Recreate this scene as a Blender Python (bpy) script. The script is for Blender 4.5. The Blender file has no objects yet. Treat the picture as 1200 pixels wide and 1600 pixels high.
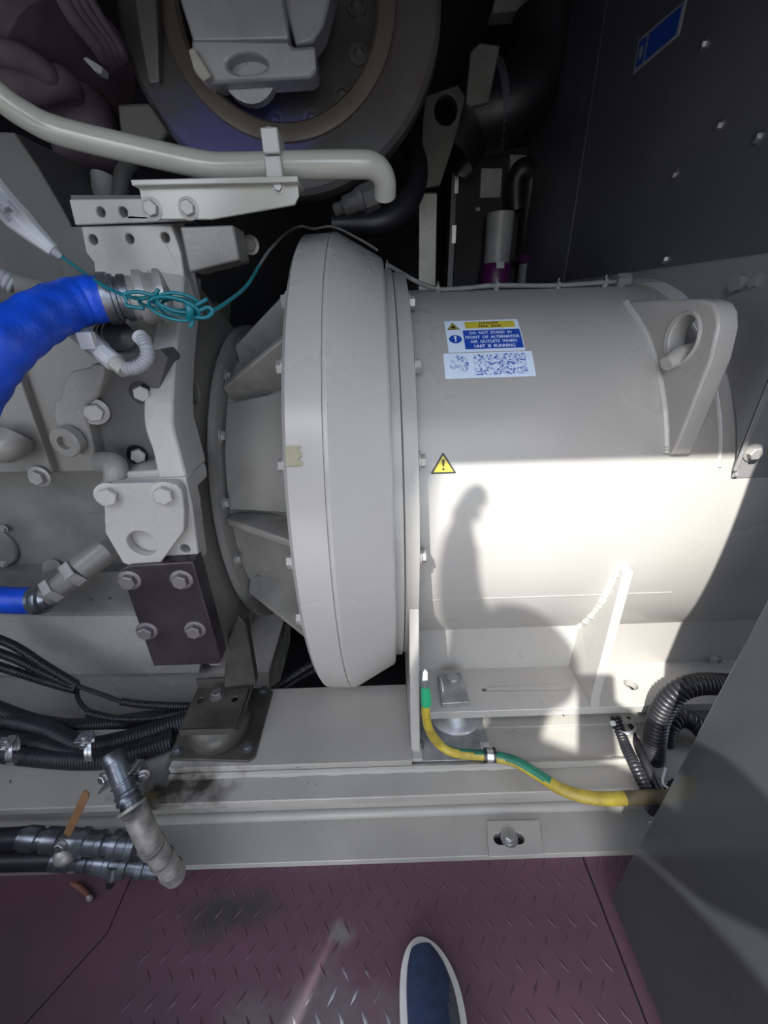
import bpy, bmesh, math, random
from mathutils import Vector, Matrix, Quaternion
from mathutils.geometry import delaunay_2d_cdt
random.seed(7)
S = bpy.context.scene
COL = S.collection
V = Vector
# ------------------------------------------------------------------ camera
CAM = V((0, 0, 1.0)); FPX = 621.0
PITCH = math.radians(27.3); ROLL = math.radians(1.9)
cp, sp, ca, sa = math.cos(PITCH), math.sin(PITCH), math.cos(ROLL), math.sin(ROLL)
FWD = V((0, cp, -sp)); U0 = V((0, sp, cp)); R0 = V((1, 0, 0))
RC = R0*ca - U0*sa; UC = R0*sa + U0*ca
cd = bpy.data.cameras.new('camera'); cam = bpy.data.objects.new('camera', cd); COL.objects.link(cam)
cd.sensor_fit = 'VERTICAL'; cd.sensor_height = 36.0; cd.sensor_width = 27.0
cd.lens = FPX/1600.0*36.0; cd.clip_start = 0.01; cd.clip_end = 100
M = Matrix((RC, UC, -FWD)).transposed().to_4x4(); M.translation = CAM; cam.matrix_world = M
S.camera = cam
# ------------------------------------------------------------------ sky, sun, exposure
SUN = V((0.70, 1.0, -1.226)).normalized()            # direction the sunlight travels
w = bpy.data.worlds.new('World'); S.world = w; w.use_nodes = True
nt = w.node_tree; nt.nodes.clear()
sky = nt.nodes.new('ShaderNodeTexSky'); sky.sky_type = 'NISHITA'; sky.sun_disc = False
sky.sun_elevation = math.radians(45); sky.sun_rotation = math.radians(215)
hs = nt.nodes.new('ShaderNodeHueSaturation'); hs.inputs['Saturation'].default_value = 0.60
bg = nt.nodes.new('ShaderNodeBackground'); bg.inputs[1].default_value = 0.52
out = nt.nodes.new('ShaderNodeOutputWorld')
nt.links.new(sky.outputs[0], hs.inputs['Color']); nt.links.new(hs.outputs[0], bg.inputs[0]); nt.links.new(bg.outputs[0], out.inputs[0])
sl = bpy.data.lights.new('sun', 'SUN'); sl.energy = 7.5; sl.angle = math.radians(0.8); sl.color = (1.0, 0.97, 0.91)
so = bpy.data.objects.new('sun', sl); COL.objects.link(so); so.location = (-2, -3, 4)
so.rotation_mode = 'QUATERNION'; so.rotation_quaternion = SUN.to_track_quat('-Z', 'Y')
S.view_settings.view_transform = 'Standard'; S.view_settings.look = 'None'
S.view_settings.gamma = 1.0; S.view_settings.use_curve_mapping = False
S.view_settings.exposure = 0.48
# ------------------------------------------------------------------ ray helpers: a sight line met with a real plane or cylinder
AY, AZ = 0.93, 0.634                                  # shaft line of the generating set (along X)
def ray(px, py):
    dx, dy = px-600.0, py-800.0
    return RC*dx - UC*dy + FWD*FPX
def atY(px, py, y): d = ray(px, py); return CAM + d*((y-CAM.y)/d.y)
def atZ(px, py, z): d = ray(px, py); return CAM + d*((z-CAM.z)/d.z)
def atX(px, py, x): d = ray(px, py); return CAM + d*((x-CAM.x)/d.x)
def cyl(px, py, R):
    d = ray(px, py); a = d.y**2+d.z**2; oy, oz = CAM.y-AY, CAM.z-AZ
    b = 2*(oy*d.y+oz*d.z); c = oy*oy+oz*oz-R*R; D = max(b*b-4*a*c, 0)
    return CAM + d*((-b-math.sqrt(D))/(2*a))
def ang(p): return math.atan2(p.z-AZ, AY-p.y)         # 0 = facing the camera side, +90 = top
def onax(x, R, a): return V((x, AY-R*math.cos(a), AZ+R*math.sin(a)))
# ------------------------------------------------------------------ materials
def N(nt, t, **k):
    n = nt.nodes.new(t)
    for a, b in k.items():
        if a in n.inputs: n.inputs[a].default_value = b
        else: setattr(n, a, b)
    return n
def pbr(name, col, rough=.5, metal=0., var=.12, vs=6., col2=None, bump=0., bs=150., coat=0., rvar=.12, spec=.5):
    m = bpy.data.materials.new(name); m.use_nodes = True; nt = m.node_tree
    p = nt.nodes['Principled BSDF']; L = nt.links.new
    tc = N(nt, 'ShaderNodeTexCoord')
    nz = N(nt, 'ShaderNodeTexNoise', Scale=vs, Detail=4., Roughness=.5); L(tc.outputs['Object'], nz.inputs['Vector'])
    mx = N(nt, 'ShaderNodeMix', data_type='RGBA')
    c2 = col2 if col2 else tuple(max(0, c*(1-2*var)) for c in col)
    mx.inputs[6].default_value = (*[min(1, c*(1+var*.6)) for c in col], 1); mx.inputs[7].default_value = (*c2, 1)
    rp = N(nt, 'ShaderNodeValToRGB'); rp.color_ramp.elements[0].position = .30; rp.color_ramp.elements[1].position = .78
    L(nz.outputs['Fac'], rp.inputs[0]); L(rp.outputs[0], mx.inputs[0]); L(mx.outputs[2], p.inputs['Base Color'])
    p.inputs['Metallic'].default_value = metal
    mr = N(nt, 'ShaderNodeMapRange'); mr.inputs[3].default_value = max(.03, rough-rvar); mr.inputs[4].default_value = min(1, rough+rvar)
    L(nz.outputs['Fac'], mr.inputs[0]); L(mr.outputs[0], p.inputs['Roughness'])
    p.inputs['Specular IOR Level'].default_value = spec
    if coat: p.inputs['Coat Weight'].default_value = coat; p.inputs['Coat Roughness'].default_value = .08
    if bump:
        b = N(nt, 'ShaderNodeTexNoise', Scale=bs, Detail=3.); L(tc.outputs['Object'], b.inputs['Vector'])
        bn = N(nt, 'ShaderNodeBump', Strength=bump, Distance=.002); L(b.outputs['Fac'], bn.inputs['Height']); L(bn.outputs[0], p.inputs['Normal'])
    return m
def overlay(m, col, scale, lo, hi, rough=None, box=None, detail=8.):
    """wear or dirt with a shape of its own laid over a material's colour (noise threshold, optionally round one place)"""
    nt = m.node_tree; L = nt.links.new; p = nt.nodes['Principled BSDF']
    src = p.inputs['Base Color'].links[0].from_socket
    tc = N(nt, 'ShaderNodeTexCoord'); geo = N(nt, 'ShaderNodeNewGeometry')
    nz = N(nt, 'ShaderNodeTexNoise', Scale=scale, Detail=detail, Roughness=.65); L(geo.outputs['Position'], nz.inputs['Vector'])
    fac = nz.outputs['Fac']
    if box:
        c, r = box
        vm = N(nt, 'ShaderNodeVectorMath', operation='SUBTRACT'); vm.inputs[1].default_value = c; L(geo.outputs['Position'], vm.inputs[0])
        vd = N(nt, 'ShaderNodeVectorMath', operation='DIVIDE'); vd.inputs[1].default_value = r; L(vm.outputs[0], vd.inputs[0])
        ln = N(nt, 'ShaderNodeVectorMath', operation='LENGTH'); L(vd.outputs[0], ln.inputs[0])
        mrr = N(nt, 'ShaderNodeMapRange'); mrr.inputs[1].default_value = 0.; mrr.inputs[2].default_value = 1.; mrr.inputs[3].default_value = .45; mrr.inputs[4].default_value = -.35
        L(ln.outputs['Value'], mrr.inputs[0])
        ad = N(nt, 'ShaderNodeMath', operation='ADD'); L(fac, ad.inputs[0]); L(mrr.outputs[0], ad.inputs[1]); fac = ad.outputs[0]
    mr = N(nt, 'ShaderNodeMapRange'); mr.inputs[1].default_value = lo; mr.inputs[2].default_value = hi; L(fac, mr.inputs[0])
    mx = N(nt, 'ShaderNodeMix', data_type='RGBA'); mx.inputs[7].default_value = (*col, 1)
    L(mr.outputs[0], mx.inputs[0]); L(src, mx.inputs[6]); L(mx.outputs[2], p.inputs['Base Color'])
    if rough is not None:
        rs = p.inputs['Roughness'].links[0].from_socket
        m2 = N(nt, 'ShaderNodeMix', data_type='FLOAT'); m2.inputs[3].default_value = rough
        L(mr.outputs[0], m2.inputs[0]); L(rs, m2.inputs[2]); L(m2.outputs[0], p.inputs['Roughness'])
    return m
BEIGE = (.385, .372, .350)
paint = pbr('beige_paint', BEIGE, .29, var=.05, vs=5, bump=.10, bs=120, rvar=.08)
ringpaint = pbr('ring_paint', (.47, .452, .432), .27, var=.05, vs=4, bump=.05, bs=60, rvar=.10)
overlay(ringpaint, (.25, .24, .23), 34., .70, .74)
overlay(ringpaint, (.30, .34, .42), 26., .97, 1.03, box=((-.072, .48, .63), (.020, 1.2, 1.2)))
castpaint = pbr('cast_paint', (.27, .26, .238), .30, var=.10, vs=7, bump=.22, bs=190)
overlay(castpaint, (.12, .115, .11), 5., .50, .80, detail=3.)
liftpaint = pbr('lift_paint', (.46, .45, .425), .27, var=.05, vs=8, bump=.08, bs=140)
darkcast = pbr('dark_cast', (.105, .102, .098), .5, var=.15, vs=5, bump=.3, bs=160)
framepaint = pbr('frame_paint', (.36, .345, .315), .42, var=.10, vs=6, bump=.12, bs=110)
overlay(framepaint, (.02, .018, .015), 60., .685, .705, rough=.7)
overlay(framepaint, (.028, .022, .016), 18., .60, .92, rough=.55, box=((-.38, .42, .23), (.24, .13, .18)))
overlay(framepaint, (.16, .10, .04), 14., .80, .95, rough=.55, box=((-.43, .40, .24), (.07, .06, .05)))
steel = pbr('zinc_steel', (.55, .55, .56), .32, metal=.9, var=.2, vs=30, bump=.1, bs=300)
galv = pbr('galvanised', (.24, .26, .29), .34, metal=.8, var=.4, vs=25, bump=.15, bs=200)
oldpipe = pbr('grubby_pipe', (.36, .34, .31), .42, metal=.35, var=.45, vs=38, col2=(.07, .065, .06), bump=.2, bs=160)
boltpaint = pbr('bolt_paint', (.40, .39, .375), .36, metal=.25, var=.15, vs=50, bump=.1, bs=300)
darksteel = pbr('dark_steel', (.085, .075, .085), .36, metal=.55, var=.3, vs=14, col2=(.035, .028, .030), bump=.12, bs=120)
mountsteel = pbr('mount_steel', (.10, .095, .085), .45, metal=.4, var=.4, vs=16, col2=(.028, .025, .02), bump=.2, bs=120)
oldbolt = pbr('old_bolt', (.30, .28, .30), .36, metal=.7, var=.4, vs=60, bump=.2, bs=250)
rubber = pbr('black_rubber', (.016, .016, .02), .42, var=.2, vs=20, bump=.15, bs=200)
black = pbr('black_plastic', (.013, .013, .016), .32, var=.2, vs=20)
blackhose = pbr('black_hose', (.02, .02, .03), .45, var=.3, vs=12)
dark = pbr('dark_interior', (.030, .030, .036), .7, var=.3, vs=4)
darkpaint = pbr('dark_panel', (.10, .10, .122), .36, var=.15, vs=3, bump=.12, bs=90)
bulkpaint = pbr('bulkhead_paint', (.25, .25, .255), .40, var=.12, vs=3, bump=.1, bs=90)
doorpaint = pbr('door_paint', (.042, .047, .052), .14, var=.12, vs=3, bump=.22, bs=45, rvar=.04)
concrete = pbr('pale_concrete', (.48, .47, .45), .8, var=.1, vs=2, bump=.2, bs=30)
palewall = pbr('pale_wall', (.62, .63, .64), .6, var=.06, vs=2)
blue = pbr('blue_hose', (.006, .075, .62), .42, var=.25, vs=30, bump=.3, bs=260)
teal = pbr('teal_wire', (.004, .17, .21), .35, var=.15, vs=40)
greywire = pbr('grey_wire', (.19, .19, .18), .45, var=.15, vs=40)
whiteplastic = pbr('white_plastic', (.56, .57, .58), .38, var=.10, vs=20)
greyplastic = pbr('grey_plastic', (.34, .35, .37), .4, var=.12, vs=20)
lagging = pbr('lagging', (.15, .105, .135), .8, var=.4, vs=9, bump=.4, bs=30)
dish = pbr('heat_stained_steel', (.19, .185, .19), .36, metal=.55, var=.3, vs=5, bump=.1, bs=90)
overlay(dish, (.20, .20, .46), 7., .42, .66, box=((-.25, .95, 1.27), (.22, .4, .18)))
overlay(dish, (.17, .12, .10), 6., .6, .85)
cream = pbr('cream_paint', (.42, .42, .37), .19, var=.10, vs=6, bump=.05, bs=60)
alum = pbr('cast_alloy', (.40, .42, .45), .45, metal=.3, var=.15, vs=10, bump=.25, bs=220)
brownwood = pbr('brown_handle', (.26, .14, .065), .55, var=.2, vs=25, bump=.1)
rust = pbr('rust_handle', (.20, .075, .05), .6, var=.3, vs=30)
green = pbr('green_sleeve', (.02, .38, .18), .4, var=.1)
yg_g = pbr('cable_green', (.01, .17, .10), .4, var=.3, vs=30)
yg_b = pbr('cable_dirty', (.13, .10, .05), .45, var=.4, vs=40)
yg_y = pbr('cable_yellow', (.42, .33, .03), .42, var=.3, vs=40, col2=(.22, .15, .03))
purple = pbr('purple_plastic', (.10, .012, .11), .4, var=.1)
white = pbr('label_white', (.70, .80, .95), .4, var=.03)
lblue = pbr('label_blue', (.015, .07, .42), .4, var=.05)
lyellow = pbr('label_yellow', (.62, .52, .05), .4, var=.05)
lblack = pbr('label_black', (.012, .012, .014), .5, var=.05)
navy = pbr('navy_canvas', (.020, .040, .10), .8, var=.25, vs=40, bump=.5, bs=500)
navyside = pbr('grey_canvas', (.085, .095, .115), .8, var=.2, vs=40, bump=.5, bs=500)
solewhite = pbr('sole_white', (.62, .62, .60), .5, var=.08, vs=30)
skin = pbr('skin', (.45, .27, .19), .5, var=.08)
cloth = pbr('dark_cloth', (.03, .035, .06), .85, var=.2, vs=20, bump=.3)
residue = pbr('glue_residue', (.36, .34, .22), .5, var=.1, vs=40)
tape = pbr('silver_foil', (.7, .7, .7), .3, metal=.6, var=.1, bump=.4, bs=120)
maroon = pbr('maroon_paint', (.115, .05, .074), .45, var=.2, vs=7, col2=(.072, .042, .058), bump=.15, bs=100)
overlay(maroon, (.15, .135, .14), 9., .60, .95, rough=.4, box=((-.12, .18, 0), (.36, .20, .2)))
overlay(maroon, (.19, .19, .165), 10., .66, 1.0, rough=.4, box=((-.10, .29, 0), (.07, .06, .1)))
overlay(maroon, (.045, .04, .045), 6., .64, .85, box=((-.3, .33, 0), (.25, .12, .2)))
overlay(maroon, (.16, .15, .145), 30., .70, .80)
tread = pbr('tread_paint', (.11, .06, .08), .38, metal=.2, var=.2, vs=10)
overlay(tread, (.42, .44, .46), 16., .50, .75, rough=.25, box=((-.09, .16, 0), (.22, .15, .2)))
# ------------------------------------------------------------------ mesh helpers
W = {}
def crs(pts, n=10):
    pts = [V(p) for p in pts]
    if len(pts) < 3: return [pts[0].lerp(pts[-1], i/n) for i in range(n+1)]
    o = []
    for i in range(len(pts)-1):
        p0 = pts[i-1] if i else pts[0]*2-pts[1]
        p1, p2 = pts[i], pts[i+1]
        p3 = pts[i+2] if i+2 < len(pts) else p2*2-p1
        for k in range(n):
            t = k/n
            o.append(.5*((2*p1)+(p2-p0)*t+(2*p0-5*p1+4*p2-p3)*t*t+(3*p1-p0-3*p2+p3)*t**3))
    o.append(pts[-1]); return o
def even(path, step):
    L = [0.]
    for a, b in zip(path, path[1:]): L.append(L[-1]+(b-a).length)
    n = max(2, int(L[-1]/step)); o = []; j = 0
    for i in range(n+1):
        s = L[-1]*i/n
        while j < len(L)-2 and L[j+1] < s: j += 1
        d = L[j+1]-L[j]
        o.append(path[j].lerp(path[j+1], (s-L[j])/d if d > 1e-9 else 0))
    return o
class MB:
    def __init__(s): s.v = []; s.f = []; s.m = []
    def add(s, vs, fs, m=0):
        b = len(s.v); s.v += [V(x) for x in vs]
        for f in fs: s.f.append([i+b for i in f]); s.m.append(m)
        return s
    def box(s, lo, hi, m=0):
        (x0, y0, z0), (x1, y1, z1) = lo, hi
        return s.add([(x0,y0,z0),(x1,y0,z0),(x1,y1,z0),(x0,y1,z0),(x0,y0,z1),(x1,y0,z1),(x1,y1,z1),(x0,y1,z1)],
            [(0,3,2,1),(4,5,6,7),(0,1,5,4),(1,2,6,5),(2,3,7,6),(3,0,4,7)], m)
    def plate(s, pts, th, holes=(), m=0):
        """a flat outline (3-D points on one plane) with round or polygonal holes, th = thickness vector"""
        pts = [V(p) for p in pts]; th = V(th)
        n = V((0, 0, 0))
        for a, b in zip(pts, pts[1:]+pts[:1]): n += V(((a.y-b.y)*(a.z+b.z), (a.z-b.z)*(a.x+b.x), (a.x-b.x)*(a.y+b.y)))
        n.normalize(); u = (pts[1]-pts[0]).normalized(); u = (u-n*u.dot(n)).normalized(); w_ = n.cross(u); O = pts[0]
        to2 = lambda p: V(((p-O).dot(u), (p-O).dot(w_)))
        loops = [[to2(p) for p in pts]]
        for h in holes:
            if isinstance(h, tuple) and isinstance(h[1], (int, float)):
                c = to2(V(h[0])); loops.append([c+V((math.cos(2*math.pi*i/20), math.sin(2*math.pi*i/20)))*h[1] for i in range(20)])
            else: loops.append([to2(V(p)) for p in h])
        vv = []; fl = []
        for l in loops: fl.append(list(range(len(vv), len(vv)+len(l)))); vv += l
        r = delaunay_2d_cdt(vv, [], fl, 2 if len(loops) > 1 else 1, 1e-7)
        P3 = [O+u*p.x+w_*p.y for p in r[0]]
        s.add(P3, [tuple(f) for f in r[2]], m); s.add([p+th for p in P3], [tuple(reversed(f)) for f in r[2]], m)
        for l in loops:
            q = [O+u*p.x+w_*p.y for p in l]; k = len(q)
            s.add(q+[p+th for p in q], [(i, (i+1) % k, (i+1) % k+k, i+k) for i in range(k)], m)
        return s
    def tube(s, path, r, seg=12, m=0, cap=True, mfn=None):
        path = [V(p) for p in path]; n = len(path); b = len(s.v)
        T = [(path[min(i+1, n-1)]-path[max(i-1, 0)]).normalized() for i in range(n)]
        a = V((0, 0, 1)) if abs(T[0].z) < .9 else V((0, 1, 0)); nn = (a-T[0]*a.dot(T[0])).normalized()
        for i in range(n):
            if i:
                nn = nn-T[i]*nn.dot(T[i])
                nn = nn.normalized() if nn.length > 1e-6 else T[i].orthogonal().normalized()
            bb = T[i].cross(nn); rr = r(i/(n-1)) if callable(r) else (r[i] if isinstance(r, (list, tuple)) else r)
            for k in range(seg):
                t = 2*math.pi*k/seg; s.v.append(path[i]+(nn*math.cos(t)+bb*math.sin(t))*rr)
        for i in range(n-1):
            for k in range(seg):
                s.f.append([b+i*seg+k, b+i*seg+(k+1) % seg, b+(i+1)*seg+(k+1) % seg, b+(i+1)*seg+k])
                s.m.append(mfn(i/(n-1), k/seg) if mfn else m)
        if cap:
            s.f.append([b+k for k in reversed(range(seg))]); s.m.append(m)
            s.f.append([b+(n-1)*seg+k for k in range(seg)]); s.m.append(m)
        return s
    def corr(s, path, r, pitch=.006, depth=.0018, seg=12, m=0):
        p = even([V(q) for q in path], pitch/4)
        return s.tube(p, [r-depth*(0, .25, 1, .25)[i % 4] if i % 4 != 2 else r-depth for i in range(len(p))], seg, m)
    def lathe(s, prof, o, ax, seg=48, m=0, close=False, a0=0., a1=2*math.pi, ref=None):
        """profile of (distance along axis, radius)"""
        o, ax = V(o), V(ax).normalized(); u = V(ref) if ref else ax.orthogonal(); u = (u-ax*u.dot(ax)).normalized(); w_ = ax.cross(u)
        full = abs(a1-a0-2*math.pi) < 1e-6; b = len(s.v); k = seg if full else seg+1; n = len(prof)
        for (d, r) in prof:
            for i in range(k):
                t = a0+(a1-a0)*i/seg; s.v.append(o+ax*d+(u*math.cos(t)+w_*math.sin(t))*r)
        for j in range(n if close else n-1):
            j2 = (j+1) % n
            for i in range(seg):
                i2 = (i+1) % k
                s.f.append([b+j*k+i, b+j*k+i2, b+j2*k+i2, b+j2*k+i]); s.m.append(m)
        return s
    def cylr(s, a, b, r, seg=20, m=0, r2=None):
        a, b = V(a), V(b); d = (b-a).length
        return s.lathe([(0, 1e-5), (0, r), (d, r2 or r), (d, 1e-5)], a, b-a, seg, m)
    def ball(s, c, r, m=0, seg=14):
        rx, ry, rz = r if isinstance(r, tuple) else (r, r, r)
        b = len(s.v); h = seg//2
        for j in range(h+1):
            for i in range(seg):
                t, p = 2*math.pi*i/seg, math.pi*j/h
                s.v.append(V(c)+V((rx*math.sin(p)*math.cos(t), ry*math.sin(p)*math.sin(t), rz*math.cos(p))))
        for j in range(h):
            for i in range(seg): s.f.append([b+j*seg+i, b+(j+1)*seg+i, b+(j+1)*seg+(i+1) % seg, b+j*seg+(i+1) % seg]); s.m.append(m)
        return s
    def mesh(s, name, mats, off, sharp=35):
        me = bpy.data.meshes.new(name); me.from_pydata([v-off for v in s.v], [], s.f)
        for m in (mats if isinstance(mats, (list, tuple)) else [mats]): me.materials.append(m)
        me.polygons.foreach_set('material_index', s.m)
        bm = bmesh.new(); bm.from_mesh(me); bmesh.ops.remove_doubles(bm, verts=bm.verts, dist=1e-6)
        bmesh.ops.recalc_face_normals(bm, faces=bm.faces); bm.to_mesh(me); bm.free()
        me.shade_smooth(); me.set_sharp_from_angle(angle=math.radians(sharp)); me.update()
        return me
    def build(s, name, mats, parent=None, label=None, cat=None, group=None, kind=None, bevel=0., sharp=35):
        c = V((sum((min(v[i] for v in s.v), max(v[i] for v in s.v)))/2 for i in range(3))); c.z = min(v.z for v in s.v)
        o = bpy.data.objects.new(name, s.mesh(name, mats, c, sharp)); COL.objects.link(o)
        W[o.name] = c
        if parent: o.parent = parent; o.location = c-W[parent.name]
        else: o.location = c
        if bevel:
            b = o.modifiers.new('bevel', 'BEVEL'); b.width = bevel; b.segments = 2; b.limit_method = 'ANGLE'; b.angle_limit = math.radians(40)
        tag(o, label, cat, group, kind); return o
def tag(o, label=None, cat=None, group=None, kind=None):
    for k, v in (('label', label), ('category', cat), ('group', group), ('kind', kind)):
        if v: o[k] = v
def thing(name, label, cat, loc, group=None):
    o = bpy.data.objects.new(name, None); COL.objects.link(o); o.location = loc; o.empty_display_size = .02
    W[o.name] = V(loc); tag(o, label, cat, group); return o
BOLTS = {}
def bolt(parent, pos, d, r, mat=None, name='bolt', washer=True):
    """hex head bolt on a washer; every bolt is its own object, heads share mesh data"""
    mat = mat or boltpaint; key = (mat.name, washer)
    if key not in BOLTS:
        b = MB(); z0 = 0.
        if washer: b.lathe([(0, 1e-4), (0, 1.42), (.18, 1.42), (.2, 1.36), (.2, 1e-4)], (0,0,0), (0,0,1), 20); z0 = .2
        h = [(math.cos(math.pi/3*i), math.sin(math.pi/3*i)) for i in range(6)]
        vs = [(x, y, z0) for x, y in h]+[(x, y, z0+.68) for x, y in h]+[(x*.88, y*.88, z0+.78) for x, y in h]
        fs = [(i, (i+1) % 6, (i+1) % 6+6, i+6) for i in range(6)]+[(i+6, (i+1) % 6+6, (i+1) % 6+12, i+12) for i in range(6)]+[(12,13,14,15,16,17)]
        b.add(vs, fs); BOLTS[key] = b.mesh('bolt', mat, V((0,0,0)), 25)
    o = bpy.data.objects.new(name, BOLTS[key]); COL.objects.link(o); o.parent = parent
    o.location = V(pos)-W[parent.name]; o.rotation_mode = 'QUATERNION'
    o.rotation_quaternion = V(d).normalized().to_track_quat('Z', 'Y') @ Quaternion((0,0,1), random.uniform(0, 1)); o.scale = (r, r, r)
    return o
def ply(pts, Y): return [atY(x, y, Y) for x, y in pts]
def plx(pts, X): return [atX(x, y, X) for x, y in pts]
# ================================================================== SETTING
# floor of tread plate: three plates with real seams, raised lozenges on each
floor = MB().box((-1.9, -1.3, -.03), (1.9, 2.4, -.006)).build('floor', dark, kind='structure')
sl0, sl1 = atZ(40, 1600, 0), atZ(150, 1478, 0)          # left seam
sr0, sr1 = atZ(1010, 1600, 0), atZ(912, 1345, 0)        # right seam
def along(a, b, y): t = (y-a.y)/(b.y-a.y); return a.x+(b.x-a.x)*t
yb, yf = .52, -1.25
LX = lambda y: along(sl0, sl1, y); RX = lambda y: along(sr0, sr1, y)
ym = .06
pls = [[(-1.8, yf, 0), (LX(ym)-.002, yf, 0), (LX(ym)-.002, ym, 0), (LX(.30)-.002, .30, 0), (LX(.30)-.002, yb, 0), (-1.8, yb, 0)],
       [(LX(ym), yf, 0), (RX(ym), yf, 0), (RX(ym), ym, 0), (RX(yb), yb, 0), (LX(.30), yb, 0), (LX(.30), .30, 0), (LX(ym), ym, 0)],
       [(RX(ym)+.003, yf, 0), (1.8, yf, 0), (1.8, yb, 0), (RX(yb)+.003, yb, 0), (RX(ym)+.003, ym, 0)]]
def inside(x, y, k):
    if k == 0: return x < LX(max(ym, min(.3, y)))-.02
    if k == 2: return x > RX(max(ym, y))+.02
    return LX(max(ym, min(.3, y)))+.02 < x < RX(max(ym, y))-.02
for k, p in enumerate(pls):
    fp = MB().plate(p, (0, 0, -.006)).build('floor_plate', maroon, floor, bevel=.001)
    t = MB(); a = math.radians(57)
    for j in range(-9, 16):
        for i in range(-26, 27):
            for q in (0, 1):
                x, y = i*.037+.0185*q, j*.054+.027*q
                if not inside(x, y, k) or not -.46 < x < .6 or not .02 < y < .50: continue
                s_ = a if q == 0 else math.pi-a
                ux, uy = math.cos(s_), math.sin(s_); L_, B_ = .0135, .0028
                vs = [(x-ux*L_, y-uy*L_, 0), (x+uy*B_, y-ux*B_, 0), (x+ux*L_, y+uy*L_, 0), (x-uy*B_, y+ux*B_, 0),
                      (x-ux*L_*.55, y-uy*L_*.55, .0016), (x+ux*L_*.55, y+uy*L_*.55, .0016)]
                t.add(vs, [(0, 1, 4), (1, 2, 5), (1, 5, 4), (2, 3, 5), (3, 0, 4), (3, 4, 5)])
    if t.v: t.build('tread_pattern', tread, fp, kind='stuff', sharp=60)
# enclosure
MB().box((-1.9, -.08, 2.15), (1.9, 2.4, 2.19)).build('ceiling', dark, kind='structure')
MB().box((-1.9, 2.3, 0), (1.9, 2.34, 2.15)).build('wall_back', dark, kind='structure')
MB().box((-1.9, -.05, 0), (-1.86, 2.3, 2.15)).build('wall_left', dark, kind='structure')
wf = MB().box((-1.9, .03, 1.440), (.45, .06, 2.15)).box((-1.9, -.08, 0), (-.44, -.05, .68)).box((.45, -.08, 0), (1.9, -.05, 2.15))  # low left sill box added to block low light; header follows the sun edge
wf.build('wall_front', darkpaint, kind='structure')
MB().box((-30, -40, -.40), (30, -1.32, -.35)).build('ground', concrete, kind='structure')  # unseen pale ground added to bounce sunlight up into the opening
MB().box((-4.2, -1.28, -.35), (-1.20, -1.25, 3.2)).build('wall_added_shade', palewall, kind='structure')  # unseen pale wall added to keep sun off the left and bounce skylight
# right bulkhead, cut out round the alternator drum
WX = .53
arc = [(WX, AY-.402*math.cos(t), AZ+.402*math.sin(t)) for t in [math.radians(18+(270-18)*i/40) for i in range(41)]]
wr = MB().plate([(WX, .555, .752), *arc, (WX, .93, 0), (WX, 2.3, 0), (WX, 2.3, 2.15), (WX, .555, 2.15)], (.004, 0, 0)).build('wall_right', bulkpaint, kind='structure')
MB().plate([(WX-.004, .56, 1.05), (WX-.004, 2.28, 1.05), (WX-.004, 2.28, 2.14), (WX-.004, .56, 2.14)], (.004, 0, 0)).build('panel', darkpaint, wr, bevel=.0008)
MB().plate([(WX-.002, 1.28, 1.03), (WX-.002, 1.31, 1.03), (WX-.002, 1.31, 2.1), (WX-.002, 1.28, 2.1)], (-.0035, 0, 0)).build('seam_strip', darkpaint, wr)
for px, py in ((1100, 70), (1125, 195), (1185, 215), (1055, 272), (1040, 405)):
    bolt(wr, atX(px, py, WX-.004), (-1, 0, 0), .006, steel, 'screw')
MB().cylr(atX(1160, 442, WX), atX(1160, 442, WX)+V((-.012, 0, 0)), .011).build('plug', bulkpaint, wr)
bolt(wr, atX(1183, 440, WX), (-1, 0, 0), .008, bulkpaint)
tr = MB().plate([(WX, .553, .752), (WX+.30, .553, .752), (WX+.30, .553, 2.15), (WX, .553, 2.15)], (0, .004, 0)).box((WX, .557, .752), (WX+.30, .60, .757)).build('trim_1', bulkpaint, kind='structure', bevel=.001)
bolt(tr, atY(1175, 707, .553), (0, -1, 0), .0095, boltpaint)
MB().tube(crs([atY(1149, 735, .55), atY(1178, 660, .55), atY(1203, 598, .55)], 6), .0028, 8).build('edge_weld', bulkpaint, tr)
# open door leaf at right
c0 = atZ(955, 1402, .03); DX, DY = c0.x, c0.y
dm = MB().plate([(DX, DY, .03), (DX, DY, 1.45), (DX, -.75, 1.45), (DX, -.75, .03)], (.035, 0, 0))
door = dm.build('door_1', doorpaint, kind='structure', bevel=.002)
# ================================================================== ALTERNATOR
alt = thing('alternator', 'beige painted drum shaped alternator with wide fan ring and bolted feet on the steel skid', 'alternator', (.3, AY, .24))
ax = (1, 0, 0); AO = V((0, AY, AZ)); ref = (0, -1, 0)
RD = .394
MB().lathe([(.05, RD), (1.15, RD), (1.15, .01)], AO, ax, 128, ref=ref).build('drum', paint, alt)
MB().lathe([(.508, RD-.002), (.508, RD+.001), (.511, RD+.0025), (.514, RD+.001), (.515, RD-.002)], AO, ax, 80, ref=ref, a0=math.radians(-20), a1=math.radians(-150)).build('weld_bead', liftpaint, alt)
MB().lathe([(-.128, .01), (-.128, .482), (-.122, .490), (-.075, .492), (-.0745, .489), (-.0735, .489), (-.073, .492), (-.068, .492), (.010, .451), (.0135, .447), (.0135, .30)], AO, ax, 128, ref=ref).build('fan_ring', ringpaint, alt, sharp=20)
MB().lathe([(.012, .42), (.014, .432), (.028, .432), (.029, .42)], AO, ax, 128, ref=ref).build('flange', paint, alt)
MB().lathe([(.028, .42), (.031, .426), (.052, .426), (.053, .424), (.053, .36)], AO, ax, 128, ref=ref).build('flange', paint, alt)
for py in (467, 568, 720, 873):
    p = cyl(650, py, .418); bolt(alt, onax(.053, .412, ang(p)), (1, 0, 0), .0105, boltpaint)
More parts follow.
